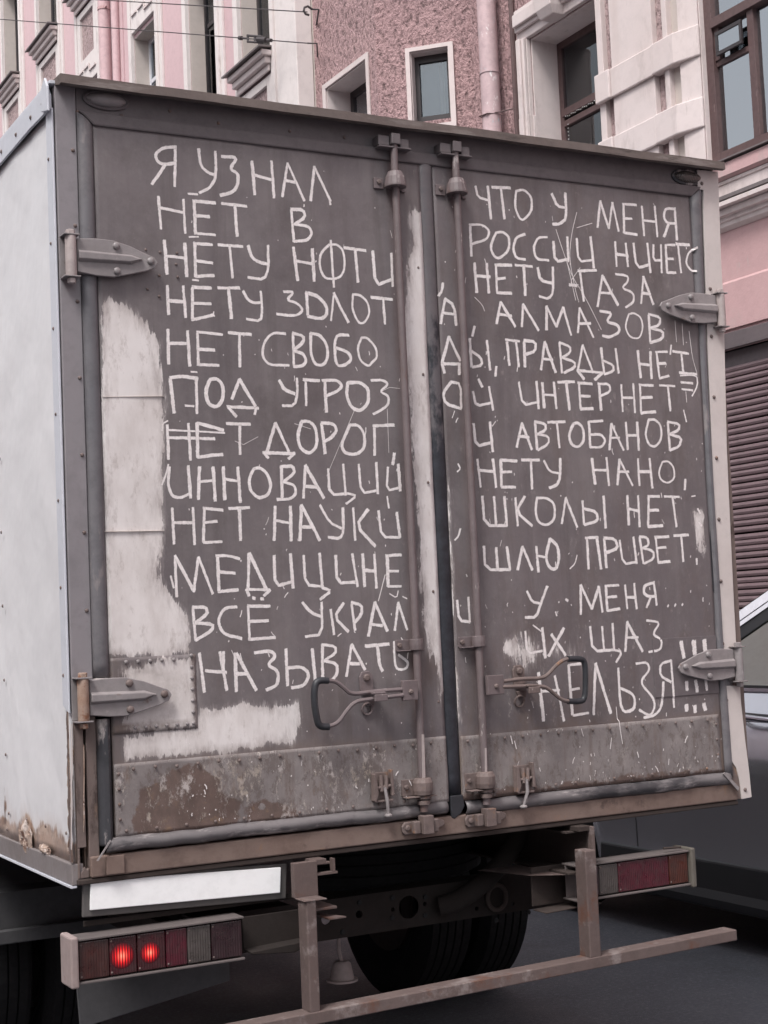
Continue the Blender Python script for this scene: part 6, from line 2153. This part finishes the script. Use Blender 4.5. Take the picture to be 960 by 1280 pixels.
# ledges and cornice under the big window
def ledge(name, mat, prof, y0=-13.9, y1=6.6):
    m_ = MB()
    n = len(prof)
    vs = [(x, y0, z) for x, z in prof] + [(x, y1, z) for x, z in prof]
    m_.add(vs, [tuple(range(n)), tuple(range(2 * n - 1, n - 1, -1))] + [(i, (i + 1) % n, (i + 1) % n + n, i + n) for i in range(n)])
    return m_.obj(name, mat, sb)


X0 = XM - 0.001
ledge('sill_ledge', M['pinkred'], [(X0, 4.999), (XM - 0.05, 4.985), (XM - 0.055, 4.885), (XM - 0.03, 4.865), (X0, 4.862)], y1=5.18)
MB().box(XM - 0.075, XM + 0.04, -0.3, 5.17, 5.0, 5.012).obj('sill_flashing', M['sillmetal'], sb)
ledge('frieze_band', M['cream2'], [(X0, 4.860), (XM - 0.022, 4.860), (XM - 0.022, 4.835), (XM - 0.012, 4.832), (XM - 0.012, 4.70), (X0, 4.70)])
ledge('upper_cornice', M['cream2'], [(X0, 4.668), (XM - 0.15, 4.655), (XM - 0.15, 4.622), (XM - 0.11, 4.617), (X0, 4.612)])
ledge('cornice', M['cream2'], [(X0, 4.61), (XM - 0.105, 4.61), (XM - 0.098, 4.565), (XM - 0.066, 4.560), (XM - 0.062, 4.528), (XM - 0.048, 4.524), (XM - 0.042, 4.492), (XM - 0.015, 4.470), (X0, 4.466)])
m = MB(); m.box(XM - 0.145, XM - 0.001, -13.9, 6.6, 4.6695, 4.698); m.obj('shadow_strip', M['sillmetal'], sb)  # dark strip standing in for the shadow line above the cornice
ledge('wall_step', M['pinkred'], [(X0, 4.075), (XM - 0.006, 4.075), (XM - 0.022, 4.055), (XM - 0.022, 3.70), (X0, 3.70)])
# shutter: box, guides, separate slats
MB().box(XM - 0.035, XM + 0.02, 2.95, 6.0, 3.545, 3.67).obj('shutter_lintel', M['lintel'], sb, 0.004)
sh = MB().box(XM + 0.052, XM + 0.34, 3.0, 5.9, 3.36, 3.539).obj('roller_shutter', M['lintel'], sb)
zt_ = 3.43
slm = MB()
slm.prism([(0.0, 0.0), (-0.010, 0.004), (-0.016, 0.020), (-0.011, 0.037), (0.0, 0.043), (0.012, 0.043), (0.012, 0.0)], 3.03, 5.88, 'y')
# profile is (x,z) swept along y
slat_me = None
k = 0
sr = random.Random(9)
z = zt_
while z > 0.2:
    if slat_me is None:
        o = slm.obj('slat', M['slat'], sh, loc=(XM + 0.055, 0, z - 0.048))
        slat_me = o.data
    else:
        o = link('slat', slat_me, M['slat'], sh, loc=(XM + 0.055, 0, z - 0.048))
    o.rotation_euler = (sr.gauss(0, 0.0006), sr.gauss(0, 0.03), 0)
    z -= 0.0485
    k += 1
for y0_, y1_ in ((2.95, 3.02), (5.84, 5.90)):
    MB().box(XM - 0.01, XM + 0.09, y0_, y1_, 0.131, 3.53).obj('shutter_guide', M['lintel'], sb)

# ==================================================================
#                          PARKED CAR
# ==================================================================
car = thing('parked_car', 'silver car parked beside the kerb to the right of the truck', 'car', (4.3, 1.4, 0))
CX, HW = 4.335, 0.925          # centre line and half width: near side at about X = 3.41


def sect(y):
    """half section of the lower body at y: list of (half width, z) from sill to belt"""
    # shape factors along the length (rear -0.85 ... front 3.75)
    t = (y + 0.85) / 4.6
    nose = max(0, (t - 0.80) / 0.20); tail = max(0, (0.12 - t) / 0.12)
    tap = 1 - 0.16 * nose ** 2 - 0.10 * tail ** 2
    belt = 1.165 if y < 2.0 else 1.165 - 0.06 * min(1, (y - 2.0) / 0.6) - 0.20 * max(0, (y - 2.6) / 1.15) ** 1.6
    def arch(yc):
        d_ = abs(y - yc)
        return 0.21 + math.sqrt(max(0, 0.375 ** 2 - d_ ** 2)) * 1.35 if d_ < 0.375 else 0.21
    lo = max(arch(0.12), arch(2.83)) if True else 0.21
    lo = min(lo, 0.74)
    prof = [(0.870, 0.21), (0.885, 0.24), (0.893, 0.28), (0.890, 0.33), (0.886, 0.40), (0.888, 0.52), (0.904, 0.66), (0.920, 0.78), (0.925, 0.86), (0.918, 0.92),
            (0.896, 0.975), (0.862, 1.03), (0.818, 1.09), (0.772, 1.165)]
    out = []
    for h, z_ in prof:
        z2 = lo + (z_ - 0.21) / (1.165 - 0.21) * (belt - lo) if lo > 0.21 else 0.21 + (z_ - 0.21) / 0.955 * (belt - 0.21)
        out.append((h * tap, z2))
    return out


stations = [-0.85 + 4.6 * i / 92 for i in range(93)]
vs, fs = [], []
for y in stations:
    s_ = sect(y)
    for h, z in s_:
        vs.append((CX - h, y, z))
    for h, z in reversed(s_):
        vs.append((CX + h, y, z))
n = 28
for i in range(92):
    for k in range(n - 1):
        fs.append((i * n + k, i * n + k + 1, (i + 1) * n + k + 1, (i + 1) * n + k))
fs.append(tuple(range(n))); fs.append(tuple(92 * n + k for k in range(n - 1, -1, -1)))
m = MB(); m.add(vs, fs)
body = m.obj('body', M['car'], car, smooth=True)
MB().box(CX - 0.80, CX + 0.80, -0.6, 3.5, 0.19, 0.30).obj('underbody', M['plastic'], car)
for s in (-1, 1):
    m = MB(); m.prism([(CX + s * 0.872, 0.17), (CX + s * 0.916, 0.185), (CX + s * 0.922, 0.225), (CX + s * 0.905, 0.262), (CX + s * 0.896, 0.39), (CX + s * 0.872, 0.40)], 0.52, 2.44)
    m.obj('sill_cladding', M['plastic'], car, 0.01)
# greenhouse
roofp = [(-0.72, 1.12), (-0.45, 1.50), (-0.10, 1.66), (0.50, 1.705), (1.05, 1.700), (1.30, 1.655), (1.60, 1.50), (2.15, 1.165), (2.45, 1.09)]
def roof_z(y):
    for (y0_, z0_), (y1_, z1_) in zip(roofp[:-1], roofp[1:]):
        if y0_ <= y <= y1_:
            return z0_ + (z1_ - z0_) * (y - y0_) / (y1_ - y0_)
    return 1.1


def gh_x(z):
    """half width of the glasshouse at height z"""
    return 0.772 - 0.17 * max(0, (z - 1.165) / 0.54) ** 1.15


for s in (-1, 1):
    def G(y, z, o=0.0):
        return (CX + s * (gh_x(z) + o), y, z)
    # side window openings between roof rail, belt and pillars
    def outline(y0_, y1_, off_top):
        pts = []
        N = 14
        for i in range(N + 1):
            y = y0_ + (y1_ - y0_) * i / N
            pts.append((y, max(1.172, roof_z(y) - off_top)))
        return pts
    # roof rail (body colour), black gap, bright trim along the top of the windows
    for (o0, o1, mat_, nm, out_) in ((0.0, 0.052, 'car_light', 'roof_rail', 0.004), (0.0525, 0.060, 'plastic', 'drip_seal', 0.0), (0.0605, 0.085, 'car_light', 'window_trim', 0.006), (0.0855, 0.150, 'plastic', 'window_seal', 0.0)):
        vs, fs = [], []
        N = 60
        for i in range(N + 1):
            y = -0.55 + 2.7 * i / N
            z = roof_z(y)
            vs += [G(y, z - o0, out_), G(y, z - o1, out_), G(y, z - o1, -0.03), G(y, z - o0, -0.03)]
        for i in range(N):
            for k in range(4):
                fs.append((i * 4 + k, i * 4 + (k + 1) % 4, (i + 1) * 4 + (k + 1) % 4, (i + 1) * 4 + k))
        m = MB(); m.add(vs, fs); m.obj(nm, M[mat_], car, smooth=True)
    for (y0_, y1_) in ((0.02, 0.86), (0.96, 2.08)):
        ol = outline(y0_, y1_, 0.11)
        vs = [G(y, z, -0.006) for y, z in ol] + [G(y, 1.168, -0.006) for y, z in ol]
        n = len(ol)
        # side glass, curved in a few rows
        rows = 6
        vs = []
        for j in range(rows + 1):
            for y, z in ol:
                zz = 1.168 + (z - 1.168) * j / rows
                vs.append(G(y, zz, -0.008))
        fs = [(j * n + i, j * n + i + 1, (j + 1) * n + i + 1, (j + 1) * n + i) for j in range(rows) for i in range(n - 1)]
        m = MB(); m.add(vs, fs); m.obj('side_window', M['carglass'], car, smooth=True)
    for (y0_, y1_) in ((0.86, 0.96), (-0.50, 0.02)):
        vs = []
        n = 6
        for j in range(7):
            for i in range(n):
                y = y0_ + (y1_ - y0_) * i / (n - 1)
                zt = max(1.172, roof_z(y) - 0.11)
                vs.append(G(y, 1.168 + (zt - 1.168) * j / 6, -0.004))
        fs = [(j * n + i, j * n + i + 1, (j + 1) * n + i + 1, (j + 1) * n + i) for j in range(6) for i in range(n - 1)]
        m = MB(); m.add(vs, fs); m.obj('pillar', M['plastic'], car, smooth=True)
    # thick A pillar inside face
    vs = []
    ap = [(1.22, 1.59), (1.60, 1.392), (2.10, 1.17)]
    m = MB()
    m.tube([G(y, z, -0.035) for y, z in ap], 0.028, 6)
    m.obj('pillar', M['plastic'], car)
    # belt line trims
    m = MB(); m.box(CX + s * 0.764, CX + s * 0.784, 0.0, 2.12, 1.158, 1.176); m.obj('belt_trim', M['chrome'], car, 0.003)
    m = MB(); m.box(CX + s * 0.758, CX + s * 0.778, 0.0, 2.10, 1.1765, 1.188); m.obj('belt_seal', M['plastic'], car)
    # door handle with its recess
    xh = CX + s * 0.868
    rec = MB(); rec.lathe([(0.0, 0.0), (0.05, 0.002), (0.055, 0.012)], (xh - s * 0.012, 1.235, 1.045), 'x', 16)
    h = MB()
    h.tube(smooth3([(xh + s * 0.004, 1.36, 1.055), (xh + s * 0.038, 1.33, 1.058), (xh + s * 0.042, 1.24, 1.053), (xh + s * 0.036, 1.15, 1.047), (xh + s * 0.004, 1.12, 1.045)]), 0.014, 10)
    ho = h.obj('door_handle', M['chrome'], car, smooth=True)
    h = MB(); h.prism([(1.11, 1.022), (1.37, 1.032), (1.37, 1.072), (1.11, 1.064)], xh - s * 0.030, xh - s * 0.004, 'x'); h.obj('handle_recess', M['plastic'], ho, 0.008)
    h = MB(); h.tube(smooth3([(xh + s * 0.004, 0.52, 1.055), (xh + s * 0.038, 0.49, 1.058), (xh + s * 0.042, 0.40, 1.053), (xh + s * 0.036, 0.31, 1.047), (xh + s * 0.004, 0.28, 1.045)]), 0.014, 10)
    h.obj('door_handle', M['chrome'], car, smooth=True)
    # mirror
    h = MB(); h.lathe([(0, -0.07), (0.05, -0.06), (0.085, -0.02), (0.09, 0.03), (0.06, 0.08), (0, 0.09)], (CX + s * 0.98, 1.98, 1.20), 'y', 16)
    h.tube([(CX + s * 0.79, 1.98, 1.17), (CX + s * 0.99, 1.98, 1.18)], 0.02, 8)
    h.obj('mirror', M['car'], car, smooth=True)
    # door gap lines
    for yg in (0.91, 2.14):
        h = MB()
        s_ = sect(yg)
        pts = [(CX + s * (hh + 0.0006), yg, z) for hh, z in s_[4:]]
        h.tube(pts, 0.003, 5); h.obj('door_gap', M['plastic'], car)
# roof skin, windscreens, bonnet closure
vs, fs = [], []
N, K = 50, 12
for i in range(N + 1):
    y = -0.55 + (1.30 + 0.55) * i / N
    for k in range(K + 1):
        u = -1 + 2 * k / K
        z = roof_z(y) + 0.035 * (1 - u * u)
        vs.append((CX + u * (gh_x(roof_z(y)) + 0.004), y, z))
for i in range(N):
    for k in range(K):
        a_ = i * (K + 1) + k
        fs.append((a_, a_ + 1, a_ + K + 2, a_ + K + 1))
m = MB(); m.add(vs, fs); m.obj('roof', M['car'], car, smooth=True)
for ys_, nm in (((1.30, 2.15), 'windscreen'), ((-0.72, -0.45), 'rear_window')):
    vs, fs = [], []
    for i in range(9):
        y = ys_[0] + (ys_[1] - ys_[0]) * i / 8
        z = roof_z(y)
        for k in range(9):
            u = -1 + 2 * k / 8
            vs.append((CX + u * (gh_x(max(z, 1.165)) - 0.01), y + 0.06 * (1 - u * u), z + 0.01))
    fs = [(i * 9 + k, i * 9 + k + 1, (i + 1) * 9 + k + 1, (i + 1) * 9 + k) for i in range(8) for k in range(8)]
    m = MB(); m.add(vs, fs); m.obj(nm, M['carglass'], car, smooth=True)
# seats and dashboard
for xx in (CX - 0.38, CX + 0.38):
    m = MB()
    m.prism([(0.95, 0.55), (0.82, 1.12), (0.90, 1.17), (1.02, 1.12), (1.12, 0.70), (1.55, 0.68), (1.58, 0.55)], xx - 0.24, xx + 0.24, 'x')
    so_ = m.obj('seat', M['seat'], car, 0.04, seg=3)
    m = MB(); m.prism([(0.80, 1.20), (0.79, 1.38), (0.86, 1.42), (0.92, 1.36), (0.91, 1.20)], xx - 0.13, xx + 0.13, 'x'); m.obj('headrest', M['seat'], so_, 0.04, seg=3)
m = MB(); m.box(CX - 0.72, CX + 0.72, 1.85, 2.3, 0.7, 1.12); m.obj('dashboard', M['plastic'], car, 0.04, seg=3)
m = MB(); m.tube([(CX - 0.38 + 0.19 * math.cos(t), 1.72 + 0.06 * math.sin(t), 1.10 + 0.18 * math.sin(t)) for t in [2 * PI * k / 24 for k in range(25)]], 0.014, 8, False)
m.obj('steering_wheel', M['plastic'], car, smooth=True)
for xx, sg in ((CX - 0.80, -1), (CX + 0.80, 1)):
    for yy in (0.12, 2.83):
        m = MB(); m.lathe([(0.0, sg * 0.09), (0.06, sg * 0.10), (0.19, sg * 0.07), (0.215, sg * 0.10), (0.225, -sg * 0.08), (0.0, -sg * 0.05)], (xx, yy, 0.335), 'x', 30)
        wo = m.obj('wheel', M['sidestrip'], car, smooth=True)
        m = MB(); R = 0.335
        m.lathe([(0.22, -0.09), (0.29, -0.105), (0.325, -0.09), (R, -0.06), (R, 0.06), (0.325, 0.09), (0.29, 0.105), (0.22, 0.09)], (xx, yy, 0.335), 'x', 40, True)
        m.obj('tyre', M['tyre'], wo, smooth=True)

# ==================================================================
#                       OVERHEAD CABLES
# ==================================================================
def street_cable(p_wall, p_left, ext, label, hook, clamp=None, sag=0.0):
    a_, b_ = Vector(p_wall), Vector(p_left)
    end = b_ + (b_ - a_) * ext
    root = thing('overhead_cable', label, 'cable', tuple(a_), 'thin wires crossing in front of the facade')
    m = MB()
    pts = []
    L = (end - a_).length; Lb = (b_ - a_).length
    for i in range(41):
        p = a_.lerp(end, i / 40)
        pts.append(tuple(p))
    m.tube(pts, 0.0065, 6)
    m.obj('wire', M['cable'], root)
    if hook:
        m = MB()
        h = a_ + Vector((0.02, -0.02, 0))
        m.tube([(h.x + 0.03, h.y, h.z + 0.03), (h.x - 0.02, h.y, h.z + 0.055), (h.x - 0.06, h.y, h.z + 0.035), (h.x - 0.07, h.y, h.z), (h.x - 0.05, h.y, h.z - 0.035), (h.x - 0.01, h.y, h.z - 0.04)], 0.013, 8)
        m.tube([(h.x + 0.03, h.y, h.z + 0.03), (h.x + 0.10, h.y - 0.02, h.z + 0.03), (6.13, 10.66, h.z + 0.03)], 0.010, 6)
        m.obj('wall_hook', M['cable'], root, smooth=True)
    else:
        m = MB(); m.tube([tuple(a_), (a_.x + 0.1, a_.y - 0.03, a_.z), (6.13, 10.66, a_.z)], 0.008, 6); m.obj('wall_stay', M['cable'], root)
    if clamp:
        c = Vector(clamp)
        t = (b_ - a_).normalized()
        for u0, u1, rr in ((-0.20, -0.12, 0.02), (0.38, 0.43, 0.024)):
            m = MB(); m.tube([tuple(c + t * u0), tuple(c + t * u1)], rr, 8); m.obj('insulator', M['cable'], root, smooth=True)
        m = MB()
        for dz in (0.035, -0.035):
            q0 = c + t * -0.02 + Vector((0, 0, dz)); q1 = c + t * 0.26 + Vector((0, 0, dz))
            m.tube([tuple(q0), tuple(q1)], 0.014, 6)
        for u in (-0.02, 0.12, 0.26):
            m.tube([tuple(c + t * u + Vector((0, 0, 0.045))), tuple(c + t * u + Vector((0, 0, -0.045)))], 0.014 if u != 0.0 else 0.02, 6)
        m.tube([tuple(c + t * -0.10), tuple(c + t * 0.06)], 0.032, 8)
        m.tube([tuple(c + t * 0.26), tuple(c + t * 0.42)], 0.012, 6)
        m.obj('turnbuckle', M['cable'], root)
    return root


def at_x(px, py, X):
    y, z = along(px, py, X)
    return (X, y, z)


pw = at_x(384, 54, 5.84)
pl_ = at_x(0, 24, 4.3)
cl = None
a_, b_ = Vector(pw), Vector(pl_)
best = None
for i in range(400):
    p = a_.lerp(b_, i / 400)
    d_ = p - Vector(CAM)
    u = 480 + FPX * (RX[0] * d_.x + RY[0] * d_.y + RZ[0] * d_.z) / (RX[2] * d_.x + RY[2] * d_.y + RZ[2] * d_.z)
    if best is None or abs(u - 326) < best[0]:
        best = (abs(u - 326), p)
street_cable(pw, pl_, 0.6, 'lower of two thin wires crossing in front of the pink facade, with a turnbuckle', False, tuple(best[1]))
street_cable(at_x(384, 15, 5.84), at_x(145, 1, 4.9), 1.2, 'upper of two thin wires, ending in a hook on the stucco wall', True)

# ==================================================================
#     unseen block added across the street to hold back low sky light
# ==================================================================
opp_blocker = thing('apartment_building', 'plain beige block added across the street, out of view on the left, to block low sky light', 'building', (-12, 0, 0))
hol = [(-40 + 3.2 * i, -38.6 + 3.2 * i, 1.6 + 3.6 * j, 3.6 + 3.6 * j) for i in range(28) for j in range(3)]
m = MB()
wall_mesh(m, -12.0, -45, 55, 0, 12, hol)
m.add([(-12, -45, 12), (-20, -45, 12), (-20, 55, 12), (-12, 55, 12)], [(0, 1, 2, 3)])
m.add([(-12, -45, 0), (-20, -45, 0), (-20, -45, 12), (-12, -45, 12)], [(0, 1, 2, 3)])
m.obj('wall', M['cream2'], opp_blocker)
MB().box(-19.9, -12.25, -44.9, 54.9, 0.01, 11.9).obj('window_glazing', M['darkframe'], opp_blocker)
